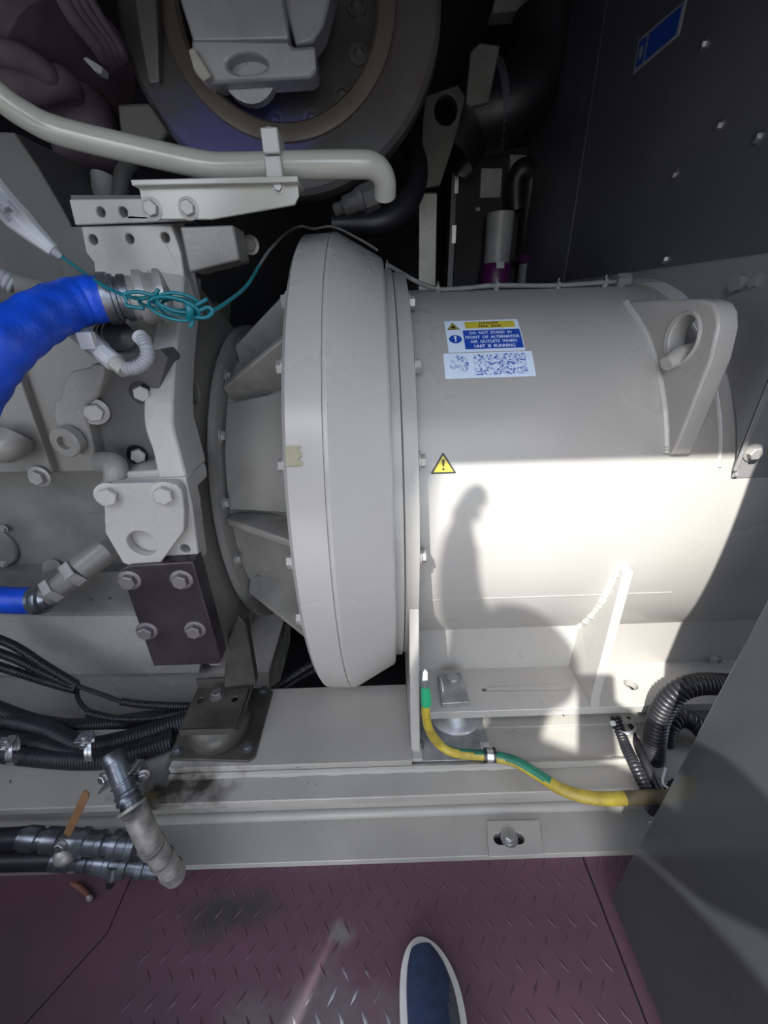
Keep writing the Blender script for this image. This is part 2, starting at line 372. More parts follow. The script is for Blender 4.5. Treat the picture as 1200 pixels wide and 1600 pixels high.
for py in (465, 570, 727, 882, 972):
    p = cyl(435, py, .475); bolt(alt, onax(-.128, .468, ang(p)), (-1, 0, 0), .010, boltpaint)
# adapter housing between ring and engine
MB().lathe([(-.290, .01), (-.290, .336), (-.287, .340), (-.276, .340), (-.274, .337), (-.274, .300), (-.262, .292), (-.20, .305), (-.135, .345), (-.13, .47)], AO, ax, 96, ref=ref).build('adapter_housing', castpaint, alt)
for (x0, y0, x1, y1) in ((345, 597, 438, 525), (345, 815, 440, 856), (396, 940, 470, 992), (352, 548, 436, 440)):
    a_ = (ang(cyl(x0, y0, .345))+ang(cyl(x1, y1, .42)))/2
    t = V((0, math.sin(a_), math.cos(a_)))*.013
    P = [onax(-.272, .29, a_), onax(-.272, .328, a_), onax(-.262, .335, a_), onax(-.135, .435, a_), onax(-.129, .435, a_), onax(-.129, .30, a_)]
    MB().plate([p-t*.5 for p in P], t).build('rib', castpaint, alt, bevel=.003)
# window pad between two ribs
wp = []
for (x, y) in ((348, 622), (440, 620), (440, 797), (352, 800)): wp.append(ang(cyl(x, y, .33)))
b = MB(); a0, a1 = wp[2], wp[1]; g = []
for i in range(9):
    t = a0+(a1-a0)*i/8; g += [onax(-.268, .312, t), onax(-.130, .352, t), onax(-.268, .29, t), onax(-.130, .30, t)]
for i in range(8):
    k = i*4; b.add([], []); b.f += [[k, k+1, k+5, k+4], [k, k+4, k+6, k+2]]; b.m += [0, 0]
b.v = g; b.f += [[0, 2, 3, 1], [32, 33, 35, 34]]; b.m += [0, 0]
b.build('window_cover', castpaint, alt)
for (x, y) in ((375, 530), (347, 583), (337, 679), (345, 788), (367, 879), (399, 931)):
    a_ = ang(cyl(x, y, .326)); bolt(alt, onax(-.274, .317, a_), (1, 0, 0), .0085, boltpaint)
# lifting lug
LXp = .432
lug = plx([(978, 470), (1040, 468), (1095, 468), (1113, 474), (1120, 488), (1121, 512), (1110, 562), (1085, 625), (1060, 690), (1050, 710), (1030, 712), (1020, 640), (1005, 560)], LXp)
hc = atX(1066, 528, LXp)
lg = MB().plate(lug, (.028, 0, 0), holes=[(hc, .030)]).build('lifting_lug', paint, alt, bevel=.003)
MB().lathe([(-.002, .0305), (-.003, .033), (.0, .036), (.002, .0305)], hc, (1, 0, 0), 28).build('hole_rim', paint, lg)
MB().tube([V((LXp-.016, hc.y-.004, hc.z-.034)), V((LXp, hc.y, hc.z-.026)), V((LXp+.028, hc.y+.004, hc.z-.022))], [.010, .015, .016], 18).build('lug_pin', paint, lg)
wb = crs([onax(LXp-.003, RD, ang(cyl(x, y, RD))) for x, y in ((985, 474), (1010, 515), (1028, 560), (1036, 630), (1042, 690), (1048, 708))], 14)
MB().tube(wb, [.0055+.0012*random.random() for _ in wb], 8).build('weld_bead', liftpaint, lg)
wb = [onax(.06+.44*i/30, RD+.0005, ang(cyl(780, 934, RD))) for i in range(31)]
MB().tube(wb, .0008, 6).build('seam', paint, alt)
# feet: end plate, web, flat, gusset
ZF = .305
MB().plate([(.036, .545, .635), (.036, .52, .60), (.036, .470, .30), (.036, .455, .252), (.036, .60, .252), (.036, .70, .40), (.036, .62, .55)], (.017, 0, 0)).build('end_plate', paint, alt, bevel=.0015)
MB().box((.033, .442, .247), (.056, .50, .256)).build('end_plate_toe', paint, alt, bevel=.001)
MB().box((.053, .600, .30), (1.15, .612, .47)).build('foot_web', paint, alt)
mb = MB().plate([(.062, .500, ZF), (1.15, .500, ZF), (1.15, .612, ZF), (.062, .612, ZF)], (0, 0, -.020),
    holes=[(atZ(757, 1077, ZF), .0045), (atZ(986, 1069, ZF), .013)])
mb.build('foot_plate', paint, alt, bevel=.0015)
GX = .385; a_ = [math.radians(-4-(38-4)*i/14) for i in range(15)]
gp = [onax(GX, RD-.004, t) for t in a_]+[V((GX, .605, .42)), V((GX, .605, ZF)), V((GX, .502, ZF)), V((GX, .508, ZF+.02)), onax(GX, RD+.014, math.radians(-4))]
gs = MB().plate(gp, (.017, 0, 0)).build('gusset', paint, alt, bevel=.0012)
wb = crs([onax(GX-.001, RD, t) for t in a_], 5); MB().tube(wb, [.005+.0025*random.random() for _ in wb], 8).build('weld_bead', liftpaint, gs)
MB().box((1.02, .50, .305), (1.04, .61, .47)).build('gusset', paint, alt)
clampzinc = pbr('dull_zinc', (.33, .34, .35), .42, metal=.5, var=.25, vs=30, bump=.15, bs=200)
# clamp block and its bolt on the foot
cb = ply([(0, 0)], 1)
k0 = [atZ(x, y, ZF) for x, y in ((684, 1060), (719, 1057), (733, 1103), (690, 1106))]
cbk = MB().plate([p+V((0, 0, .012)) for p in k0], (0, 0, -.012)).build('clamp_block', clampzinc, alt, bevel=.0015)
bolt(cbk, atZ(706, 1070, ZF)+V((0, 0, .012)), (0, 0, 1), .0125, clampzinc)
MB().ball(atZ(690, 1072, ZF+.012)+V((0, 0, .003)), (.004, .017, .008)).build('sealant_smear', tape, cbk)
# far foot bolts in shade at right
for (x, y) in ((1112, 1028), (1124, 1034)): bolt(alt, atY(x, y, .60), (0, -1, 0), .009, boltpaint)
# glue patch and chips on fan ring
pr = cyl(457, 713, .492); aa = ang(pr)
b = MB(); 
for i in range(7):
    for j in (0, 1): b.v.append(onax(pr.x+(-.008 if j == 0 else .010+.004*math.sin(i*2.2)), .4928, aa+(i-3)*.0085))
for i in range(6): b.f.append([i*2, i*2+1, i*2+3, i*2+2]); b.m.append(0)
b.build('glue_patch', residue, alt)
# sun of small fixings: edge trim cable along the drum top
# ================================================================== SKID FRAME
fr = thing('skid_frame', 'beige steel skid beam running across under the machine, chipped and oil stained at left', 'beam', (0, .46, 0))
XA, XB = -1.5, 1.5
slot = lambda z, a: [atZ(x, y, z) for x, y in a]
sc = atZ(795, 1311, .02)
def stadium(c, L, r, n=8):
    o = [V((c.x+L+r*math.cos(t), c.y+r*math.sin(t), c.z)) for t in [-math.pi/2+math.pi*i/n for i in range(n+1)]]
    return o+[V((c.x-L+r*math.cos(t), c.y+r*math.sin(t), c.z)) for t in [math.pi/2+math.pi*i/n for i in range(n+1)]]
FY = .388
MB().plate([(XA, FY, .018), (XB, FY, .018), (XB, .534, .018), (XA, .534, .018)], (0, 0, -.018), holes=[stadium(V((sc.x, sc.y, .018)), .021, .0105)]).build('lower_flange', framepaint, fr, bevel=.0015)
MB().box((XA, .475, .018), (XB, .485, .222)).build('web', framepaint, fr)
MB().box((XA, FY, .222), (XB, .534, .24)).build('upper_flange', framepaint, fr, bevel=.002)
MB().lathe([(0, 1e-4), (0, .012), (XB-XA, .012), (XB-XA, 1e-4)], (XA, .472, .021), (1, 0, 0), 16).build('root_fillet', framepaint, fr)
pl0, pl1 = atZ(268, 1190, .262).x, atZ(641, 1150, .262).x
MB().box((pl0, .436, .24), (pl1, .602, .262)).build('pad_plate', framepaint, fr, bevel=.0015)
MB().box((pl1+.003, .505, .24), (XB, .602, .2465)).build('pad_plate', framepaint, fr, bevel=.001)
wp_ = [V((pl0+(pl1+.42-pl0)*i/80, .4335, .2425)) for i in range(81)]
MB().tube(wp_, [(.0056+.0022*random.random()) for _ in wp_], 8).build('weld_bead', framepaint, fr)
# behind it a cross member and dark back beam
MB().box((XA, 1.25, 0), (XB, 1.40, .24)).build('rear_beam', framepaint, fr)
s0 = [atZ(x, y, .018) for x, y in ((760, 1284), (842, 1283), (849, 1337), (764, 1341))]
MB().plate([p+V((0, 0, .005)) for p in s0], (0, 0, -.005), holes=[stadium(V((sc.x, sc.y, .023)), .021, .0105)]).build('slot_plate', framepaint, fr, bevel=.001)
MB().box((sc.x-.035, sc.y-.014, .0005), (sc.x+.035, sc.y+.014, .003)).build('slot_shade_inset', black, fr)  # black inset stands in for the shade down the slot
MB().lathe([(0, 1e-4), (0, .0175), (.003, .0175), (.003, 1e-4)], (sc.x, sc.y, .023), (0, 0, 1), 24).build('washer', steel, fr)
bolt(fr, V((sc.x, sc.y, .026)), (0, 0, 1), .0092, steel)
# ================================================================== ALTERNATOR MOUNT (under the foot)
m0 = atZ(716, 1140, .25)
am = thing('rubber_mount', 'grey round vibration mount squeezed under the alternator foot beside the earth cable', 'mount', (m0.x, .545, .2465), 'vibration mounts under the set')
ac = V((m0.x, .545, .2465))
MB().lathe([(0, .01), (0, .058), (.006, .058), (.010, .052), (.030, .044), (.038, .036), (.038, .01)], ac, (0, 0, 1), 40).build('cup', clampzinc, am)
MB().plate([atZ(x, y, .25) for x, y in ((642, 1128), (752, 1124), (768, 1186), (648, 1190))], (0, 0, -.0035)).build('base_plate', clampzinc, am, bevel=.001)
bolt(am, atZ(653, 1164, .25), (0, 0, 1), .0085, galv)
# ================================================================== ENGINE
eng = thing('engine', 'beige painted diesel engine side with block, flywheel housing and long oil pan', 'engine', (-.8, .8, .24))
def P(pts, Y, th, name, mat=castpaint, parent=None, bevel=.002, holes=(), **k):
    return MB().plate(ply(pts, Y), (0, th, 0), holes=holes).build(name, mat, parent or eng, bevel=bevel, **k)
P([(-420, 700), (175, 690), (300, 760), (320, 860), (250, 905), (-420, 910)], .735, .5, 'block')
P([(-500, 905), (205, 893), (250, 966), (-500, 970)], .70, .4, 'block_rail')
P([(-600, 966), (300, 962), (318, 1000), (312, 1052), (-600, 1066)], .685, .4, 'oil_pan', liftpaint)
P([(-700, 1066), (420, 1050), (420, 1200), (-700, 1240)], .705, .3, 'lower_pan', liftpaint)
# upper casting that overhangs the block
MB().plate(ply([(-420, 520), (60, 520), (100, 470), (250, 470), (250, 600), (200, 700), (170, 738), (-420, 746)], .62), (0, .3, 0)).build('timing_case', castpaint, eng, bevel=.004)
# round cover far left on the block, with screws
rc = atY(-12, 852, .733)
MB().lathe([(0, .004), (0, .050), (.004, .053), (.010, .053)], rc-V((0, .008, 0)), (0, 1, 0), 36).build('round_cover', castpaint, eng)
for (x, y) in ((6, 826), (6, 881)): bolt(eng, atY(x, y, .725), (0, -1, 0), .006, boltpaint)
MB().lathe([(0, .004), (0, .075), (.004, .078), (.006, .078)], atY(165, 850, .733), (0, 1, 0), 40).build('core_plug', castpaint, eng)
MB().cylr(atY(80, 886, .735), atY(80, 886, .715), .016, 20).build('core_plug', castpaint, eng)
for (x, y) in ((143, 936), (172, 934)): MB().cylr(atY(x, y, .70), atY(x, y, .6985), .0035, 12).build('hole_dark_disc', black, eng)  # black discs paint the dark inside of small holes
# flywheel housing: a plate across the shaft line with a thick rim facing us
FX = -.297
MB().plate(plx([(286, 432), (308, 443), (343, 484), (372, 520), (440, 560), (520, 700), (480, 880), (402, 962), (388, 990), (345, 1040), (336, 1008), (313, 905), (300, 800), (283, 735), (272, 690), (271, 640), (276, 580), (282, 515), (287, 470)], FX), (-.020, 0, 0),
    holes=[(atX(304, 612, FX), .0185), (atX(305, 708, FX), .0185)]).build('flywheel_housing', castpaint, eng, bevel=.002)
MB().plate([p+V((-.012, 0, 0)) for p in plx([(300, 590), (316, 590), (316, 730), (300, 730)], FX)], (-.004, 0, 0)).build('hole_shade_back', black, eng)  # black sheet behind the holes paints their inner shade
# the light rib down the front edge of the housing (paler paint stands in for light on its front face)
rib = [(226, 420, 287, 430, .700), (236, 470, 285, 470, .665), (240, 515, 279, 518, .620), (230, 570, 273, 572, .580), (224, 630, 270, 632, .548), (226, 668, 271, 668, .530), (238, 705, 279, 700, .517), (248, 752, 292, 748, .506)]
b = MB(); L1 = crs([atY(a, y, Y) for a, y, _, _, Y in rib], 5); R1 = crs([atY(c, y, Y) for _, _, c, y, Y in rib], 5); k = len(L1); th = V((0, .07, .0))
b.v = L1+R1+[p+th for p in L1]+[p+th for p in R1]
for i in range(k-1):
    b.f += [[i, i+1, k+i+1, k+i], [2*k+i, 3*k+i, 3*k+i+1, 2*k+i+1], [i, 2*k+i, 2*k+i+1, i+1], [k+i, k+i+1, 3*k+i+1, 3*k+i]]
b.f += [[0, k, 3*k, 2*k], [k-1, 3*k-1, 4*k-1, 2*k-1]]; b.m = [0]*len(b.f)
b.build('housing_rib', liftpaint, eng, bevel=.003)
# ledge where rib meets the eye plate
MB().plate(ply([(160, 748), (200, 738), (285, 732), (297, 752), (300, 770), (165, 770)], .512), (0, .06, 0)).build('boss', liftpaint, eng, bevel=.003)
# plates at the top with drilled holes
Yt = .70
P([(126, 354), (268, 351), (283, 395), (288, 432), (285, 470), (240, 520), (200, 470), (150, 452), (146, 410), (134, 395)], Yt, .05, 'housing_head', liftpaint,
  holes=[(atY(x, y, Yt), .0062) for x, y in ((145, 374), (202, 373), (258, 371))])
MB().box(tuple(atY(126, 500, .715)), tuple(atY(290, 350, .72))).build('hole_shade_back', darkcast, eng)  # dark block set behind the holes so they look deep and shaded
P([(107, 311), (225, 309), (300, 345), (117, 352)], Yt+.02, .04, 'mounting_strip', liftpaint, holes=[(atY(x, y, Yt+.02), .0062) for x, y in ((157, 331), (192, 331))])
MB().plate(ply([(110, 305), (300, 305), (300, 350), (120, 350)], Yt+.035), (0, .01, 0)).build('hole_shade_back', darkcast, eng)  # dark sheet giving the strip's holes a shaded inside
# box bracket right of it: face plus its own depth
MB().plate(ply([(280, 354), (364, 351), (374, 406), (295, 426)], Yt-.012), (0, .055, 0)).build('box_bracket', castpaint, eng, bevel=.003)
# dark timing cover, upper left
P([(-300, 200), (22, 206), (60, 262), (108, 345), (136, 420), (150, 470), (100, 540), (-300, 560)], .78, .3, 'upper_cover', darkcast)
P([(-200, 700), (0, 600), (0, 560), (20, 560), (82, 738), (58, 752), (-60, 640), (-200, 830)], .605, .03, 'oblique_rib', castpaint)
bolt(eng, atY(63, 744, .60), (0, -1, 0), .012, boltpaint); 
MB().tube(crs([atY(-40, 690, .58), atY(10, 700, .575), atY(28, 680, .59)], 6), .022, 14).build('cast_boss', castpaint, eng)
# drive casting with painted bolt recesses between clamp and rib
P([(150, 588), (170, 572), (200, 560), (250, 545), (262, 560), (240, 640), (238, 700), (250, 735), (222, 742), (190, 742), (172, 712), (150, 712), (130, 690)], .560, .04, 'gear_cover', darkcast)
for (x, y) in ((148, 643),):
    bolt(eng, atY(x, y, .552), (.45, -1, 0), .0125, boltpaint)
for (x, y) in ((219, 614), (214, 711)):
    MB().lathe([(0, .0005), (0, .015), (.001, .015)], atY(x, y, .558), (0, 1, 0), 24).build('recess_shade_disc', black, eng)  # flat black disc painted for the shade in a recess
    bolt(eng, atY(x+2, y, .556), (.5, -1, 0), .0105, boltpaint, washer=False)
# clamp casting: two lumps with socket plug
P([(94, 622), (100, 596), (112, 580), (140, 574), (142, 568), (160, 570), (163, 582), (152, 620), (136, 632), (134, 650), (146, 700), (148, 713), (128, 712), (96, 690), (82, 650), (84, 628)], .543, .05, 'clamp_casting', castpaint, bevel=.005)
pg = atY(112, 687, .541); pd = V((-.12, -1, -.05)).normalized()
MB().lathe([(0, .001), (0, .021), (.012, .021), (.014, .019), (.014, .0095), (.006, .009), (.006, .0005)], pg, pd, 28).build('socket_plug', castpaint, eng)
MB().tube(crs([atY(160, 722, .535), atY(178, 725, .522), atY(182, 745, .512), atY(176, 768, .51)], 6), .0155, 16).build('cast_neck', castpaint, eng)
# dark sensor behind
sd = V((.75, -.6, .1)).normalized(); s0_ = atY(172, 528, .60)
MB().lathe([(-.02, .02), (0, .02), (.002, .014), (.008, .014), (.010, .02), (.016, .02), (.018, .014), (.024, .014), (.026, .019), (.034, .019), (.036, .001)], s0_, sd, 24).build('sensor_plug', black, eng)
# gusset from housing down to the mount
MB().plate(ply([(352, 1010), (372, 962), (384, 975), (400, 1070), (350, 1075)], .545), (0, .02, 0)).build('mount_gusset', mountsteel, eng, bevel=.002)
for (x, y) in ((392, 383), (352, 394)): bolt(eng, atY(x, y, .80), (0, -1, 0), .010, boltpaint)
# ------------------------------------------------------------------ eye plate
Ye = .488
ec = atY(222, 850, Ye)
le = thing('lifting_eye_plate', 'pale shield shaped lifting plate with large round hole and two hex bolts', 'plate', atY(222, 885, Ye))
MB().plate(ply([(162, 768), (172, 756), (262, 754), (276, 758), (284, 768), (288, 800), (287, 830), (252, 878), (240, 884), (206, 885), (192, 880), (164, 832)], Ye), (0, .014, 0), holes=[(ec, .021)]).build('plate_body', liftpaint, le, bevel=.0015)
for (x, y) in ((171, 773), (257, 771)): bolt(le, atY(x, y, Ye), (.25, -1, 0), .0125, liftpaint)
P([(160, 752), (290, 745), (300, 790), (312, 880), (240, 890), (200, 880), (190, 800)], .5035, .03, 'lug_pad', liftpaint, holes=[(atY(289, 858, .5035), .0075)])
# ------------------------------------------------------------------ dark steel hanger with four bolts
Yd = .482
dh = thing('steel_hanger', 'dark bare steel hanger block with four worn bolts below the lifting plate', 'bracket', atY(270, 1040, Yd))
MB().plate(ply([(187, 890), (203, 884), (302, 878), (345, 1032), (342, 1038), (240, 1041)], Yd), (0, .03, 0)).build('hanger_plate', darksteel, dh, bevel=.002)
for (x, y) in ((203, 906), (284, 905), (230, 985), (305, 983)): bolt(dh, atY(x, y, Yd), (.1, -1, .05), .0115, oldbolt)
# ------------------------------------------------------------------ engine mount
mc = atZ(342, 1140, .285)
em = thing('engine_mount', 'dark oily engine mount with angle bracket and round rubber on square plate', 'mount', (mc.x, mc.y, .262), 'vibration mounts under the set')
bp = [atZ(x, y, .268) for x, y in ((262, 1186), (282, 1140), (312, 1078), (418, 1074), (426, 1080), (398, 1182), (388, 1189))]
MB().plate(bp, (0, 0, -.006)).build('base_plate', mountsteel, em, bevel=.0015)
for (x, y) in ((277, 1172), (388, 1168), (412, 1079)): bolt(em, atZ(x, y, .268), (0, 0, 1), .0072, galv)
pc = atZ(345, 1138, .268)
MB().lathe([(0, .002), (0, .054), (.012, .060), (.028, .058), (.040, .050), (.046, .036), (.046, .002)], pc, (0, 0, 1), 40).build('rubber_body', mountsteel, em)
tp = [atZ(x, y, .325) for x, y in ((309, 1074), (391, 1069), (368, 1138), (279, 1141))]
hb = MB().plate(tp, (0, 0, -.007), holes=[(atZ(314, 1094, .325), .0065), (atZ(367, 1092, .325), .0065)])
hb.build('top_plate', mountsteel, em, bevel=.0012)
MB().plate([tp[3]+V((0, -.0015, 0)), tp[2]+V((0, -.0015, 0)), tp[2]+V((0, -.0015, -.014)), tp[3]+V((0, -.0015, -.014))], (0, .005, 0)).build('front_lip', mountsteel, em, bevel=.001)
MB().plate([tp[0], tp[1], tp[1]+V((0, 0, .02)), tp[0]+V((0, 0, .02))], (0, .006, 0)).build('back_upstand', mountsteel, em, bevel=.001)
bolt(em, atZ(340, 1086, .325), (0, 0, 1), .0105, oldbolt)
MB().tube([tp[1]+V((.004, .002, -.005)), tp[2]+V((.004, -.001, -.005))], .0025, 8).build('edge_rim', mountsteel, em)
# ================================================================== TOP LEFT: pipe, its bracket, turbo dish, lagging
Yp = .70
ppts = [atY(-60, 100, .66), atY(0, 152, .67), atY(40, 180, .68), atY(95, 206, .69), atY(215, 235, Yp), atY(320, 258, Yp), atY(365, 261, Yp), atY(440, 259, Yp), atY(550, 257, Yp), atY(585, 261, Yp+.005), atY(600, 280, Yp+.015), atY(602, 306, Yp+.03)]
def prad(t): return .0165+.0015*math.sin(t*9)*0
pipe = MB().tube(crs(ppts, 8), .0158, 20).build('coolant_pipe', cream, label='glossy cream steel pipe bending across the upper left, in front of the round dish', cat='pipe', sharp=60)
Yb = .672
pb = thing('pipe_bracket', 'cream bolted bracket with small clamp block holding up the cream pipe', 'bracket', atY(330, 340, Yb))
MB().plate(ply([(216, 290), (465, 284), (467, 306), (460, 320), (330, 343), (232, 343), (224, 330)], Yb), (0, .006, 0)).build('face', cream, pb, bevel=.001)
tl = ply([(206, 287), (448, 276), (466, 283), (466, 290), (212, 293)], Yb-.012)
MB().plate([atY(206, 290, Yb-.012), atY(466, 284, Yb-.012), atY(466, 284, Yb-.012)+V((0, .05, .0)), atY(206, 290, Yb-.012)+V((0, .05, .0))], (0, 0, .006)).build('top_flange', cream, pb, bevel=.001)
for (x, y) in ((238, 327), (295, 326)): bolt(pb, atY(x, y, Yb), (.1, -1, 0), .0095, boltpaint)
bolt(pb, atY(435, 292, Yb), (0, -1, 0), .006, boltpaint)
c_ = atY(430, 248, Yp-.005)
MB().box((c_.x-.011, Yp-.026, c_.z-.028), (c_.x+.011, Yp+.02, c_.z-.002)).box((c_.x-.011, Yp-.026, c_.z), (c_.x+.011, Yp+.02, c_.z+.026)).build('clamp_block', liftpaint, pb, bevel=.002)
bolt(pb, V((c_.x-.004, Yp-.005, c_.z+.026)), (0, 0, 1), .006, steel)
# turbo dish
dc = atY(437, 12, 1.0)
rimring = pbr('tan_ring', (.14, .12, .105), .5, metal=.3, var=.25, vs=8)
td = thing('turbo_shield', 'large dark heat stained round turbine casing with light alloy bracket at its centre', 'casing', (dc.x, 1.1, dc.z-.3))
dn = V((.0, -1, .22)).normalized()
MB().lathe([(-.12, .16), (-.06, .262), (-.02, .278), (.0, .276), (.008, .268), (.010, .24), (.012, .205), (.010, .196), (-.015, .190), (-.05, .175), (-.06, .05), (-.06, .001)], dc, dn, 96).build('dish', dish, td)
MB().lathe([(.004, .200), (.016, .198), (.019, .192), (.017, .172), (.010, .166), (-.01, .166)], dc, dn, 96).build('rim_ring', rimring, td)
MB().plate(ply([(205, -40), (242, -40), (246, 60), (249, 130), (232, 132), (222, 80)], .955), (0, .02, 0)).build('cast_strip', dish, td, bevel=.003)
for i in range(12):
    t = 2*math.pi*i/12; u_ = dn.orthogonal().normalized(); w_ = dn.cross(u_)
    q = dc+dn*(-.056)+(u_*math.cos(t)+w_*math.sin(t))*.135
    MB().lathe([(0, .001), (0, .018), (.010, .018), (.011, .010), (.004, .009), (.004, .001)], q, dn, 16).build('socket_bolt', dish, td)
Ya = .93
MB().plate(ply([(268, -40), (440, -40), (452, 62), (300, 66), (300, 60)], Ya), (0, .07, 0)).build('centre_block', alum, td, bevel=.008)
MB().plate(ply([(298, 60), (450, 62), (456, 72), (492, 70), (495, 112), (484, 121), (330, 130), (300, 105)], Ya-.006), (0, .05, 0), holes=[[atY(386+31*math.cos(2*math.pi*i/24), 100+17*math.sin(2*math.pi*i/24), Ya-.006) for i in range(24)]]).build('cross_lug', alum, td, bevel=.006)
MB().lathe([(0, .001), (0, .05), (.02, .05)], atY(386, 100, Ya+.02), (0, 1, 0), 24).build('lug_back', alum, td)
MB().plate(ply([(293, 76), (302, 72), (330, 118), (318, 127), (303, 112)], Ya-.02), (0, .05, 0)).build('white_corner', liftpaint, td, bevel=.003)
MB().plate(ply([(430, -40), (525, -40), (505, 40), (488, 66), (462, 72)], Ya+.02), (0, .06, 0)).build('side_web', alum, td, bevel=.005)
# lagging wrap
for k, (pts, r, nm) in enumerate(((((-60, -60), (60, 40), (150, 140)), .085, 0), (((60, 150), (120, 215), (165, 275)), .05, 1))):
    pass
lg_ = thing('exhaust_lagging', 'dark purple grey wrinkled lagging wrapped round ducting in the top left corner', 'lagging', atY(80, 160, 1.0))
def wob(n, R): return [R*(1+.06*math.sin(i*1.7)+.03*math.sin(i*.6+1)) for i in range(n)]
pp = crs([atY(-160, -150, 1.1), atY(-40, -30, 1.05), atY(60, 60, 1.0), atY(120, 130, .98)], 14); MB().tube(pp, wob(len(pp), .105), 28).build('wrap', lagging, lg_, sharp=60)
for k in range(4):
    o_ = k*13
    pp = crs([atY(70+o_, -60, .90+k*.01), atY(110+o_, 20, .88+k*.01), atY(150+o_*.8, 70, .9+k*.01), atY(170+o_*.5, 105-k*6, .95)], 8)
    MB().tube(pp, .0105, 10).build('fold', lagging, lg_, sharp=60)
pp = crs([atY(-20, 75, .88), atY(40, 95, .87), atY(75, 120, .88), atY(70, 140, .93)], 8); MB().tube(pp, .018, 12).build('fold', lagging, lg_, sharp=60)
pp = crs([atY(-10, 130, .9), atY(50, 140, .88), atY(95, 128, .9), atY(110, 150, .95)], 8); MB().tube(pp, .022, 12).build('fold', lagging, lg_, sharp=60)
pp = crs([atY(118, 160, 1.0), atY(135, 215, .98), atY(150, 275, .97)], 10); MB().tube(pp, [.045, .05]+[.058]*(len(pp)-5)+[.05, .04, .02], 20).build('lower_wrap', lagging, lg_, sharp=60)
MB().plate(ply([(134, 88), (160, 104), (158, 116), (148, 112), (128, 90)], .9), (0, .02, 0)).build('buckle', greyplastic, lg_, bevel=.002)
# small pieces behind the pipe
tb = thing('tube_stub', 'thin dim oil pipe with flange block, just behind the cream pipe', 'pipe', atY(200, 310, .95))
MB().plate(ply([(183, 162), (232, 160), (262, 205), (240, 240), (190, 232)], .95), (0, .05, 0)).build('flange_block', darkcast, tb, bevel=.004)
MB().tube(crs([atY(205, 225, .93), atY(204, 255, .9), atY(192, 275, .87), atY(188, 312, .86)], 8), .013, 14).build('tube', darkcast, tb)
MB().tube([atY(162, 275, .93), atY(163, 315, .92)], .02, 16).build('stub', greyplastic, tb)
ra = MB().tube(crs([atY(618, 205, 1.25), atY(640, 225, 1.22), atY(652, 265, 1.15), atY(640, 310, 1.08), atY(600, 345, 1.05), atY(520, 352, 1.05)], 8), .0245, 18)
ra.build('oil_hose', rubber, label='dark grey bent hose curling below the round casing in shadow', cat='hose')
el = thing('elbow_fitting', 'small dark elbow fitting at the end of the bent hose below the dish', 'fitting', atY(545, 330, .9))
MB().tube(crs([atY(524, 328, .88), atY(548, 318, .87), atY(572, 306, .87)], 6), [.010]*4+[.015]*5+[.018]*4, 14).build('elbow', darkcast, el)
MB().cylr(atY(566, 313, .866), atY(588, 303, .87), .021, 6).build('nut', darkcast, el)
# ================================================================== HOSES AND FITTINGS, LEFT
bh = thing('blue_hose', 'thick bright blue fabric hose curving in from the left edge to a grey swivel fitting', 'hose', atY(170, 470, .60), 'blue hoses on the engine')
hp = crs([atY(-90, 690, .40), atY(-40, 600, .42), atY(0, 545, .44), (atY(60, 499, .49)), atY(120, 473, .535), atY(172, 467, .555)], 10)
MB().tube(hp, [.0285-.003*i/(len(hp)-1)+.0006*math.sin(i*1.3) for i in range(len(hp))], 28).build('hose_body', blue, bh, sharp=60)
hd = V((1, .45, .02)).normalized(); e = hp[-1]
MB().lathe([(-.006, .024), (-.006, .0285), (.004, .0285), (.005, .0265), (.009, .0265), (.010, .0235), (.013, .0235), (.014, .026), (.022, .026), (.023, .022), (.023, .001)], e, hd, 36).build('ferrule', galv, bh)
MB().lathe([(.022, .024), (.030, .024), (.031, .030), (.040, .030), (.044, .027), (.052, .026), (.054, .031), (.061, .031), (.064, .026), (.07, .001)], e, hd, 36).build('swivel_nut', boltpaint, bh)
bh2 = thing('blue_hose', 'short dark blue hose low at the left edge, ending in a slanted pipe elbow', 'hose', atY(55, 938, .62), 'blue hoses on the engine')
hp = crs([atY(-80, 925, .60), atY(-30, 934, .605), atY(20, 938, .61), atY(58, 938, .615)], 8)
MB().tube(hp, .0255, 28).build('hose_body', blue, bh2, sharp=60)
e = hp[-1]; hd = (atY(82, 925, .62)-e).normalized()
MB().lathe([(-.004, .020), (-.004, .0275), (.003, .028), (.005, .025), (.008, .0255), (.011, .0275), (.015, .027), (.017, .021), (.026, .019), (.028, .001)], e, V((1, .1, .12)), 32).build('ferrule', galv, bh2)
a_, b_ = atY(72, 932, .62), atY(118, 896, .64)
MB().tube([a_, a_.lerp(b_, .5), b_], [.021, .022, .022], 24).build('elbow_pipe', castpaint, bh2)
MB().cylr(atY(80, 924, .622), atY(92, 915, .628), .0275, 6).build('hex_nut', boltpaint, bh2, bevel=.0015)
MB().cylr(atY(112, 899, .637), atY(126, 888, .645), .0295, 6).build('hex_nut', boltpaint, bh2, bevel=.0015)
MB().tube([atY(124, 889, .645), atY(160, 862, .675), atY(185, 846, .72)], [.026, .029, .031], 28).build('spigot', castpaint, bh2)
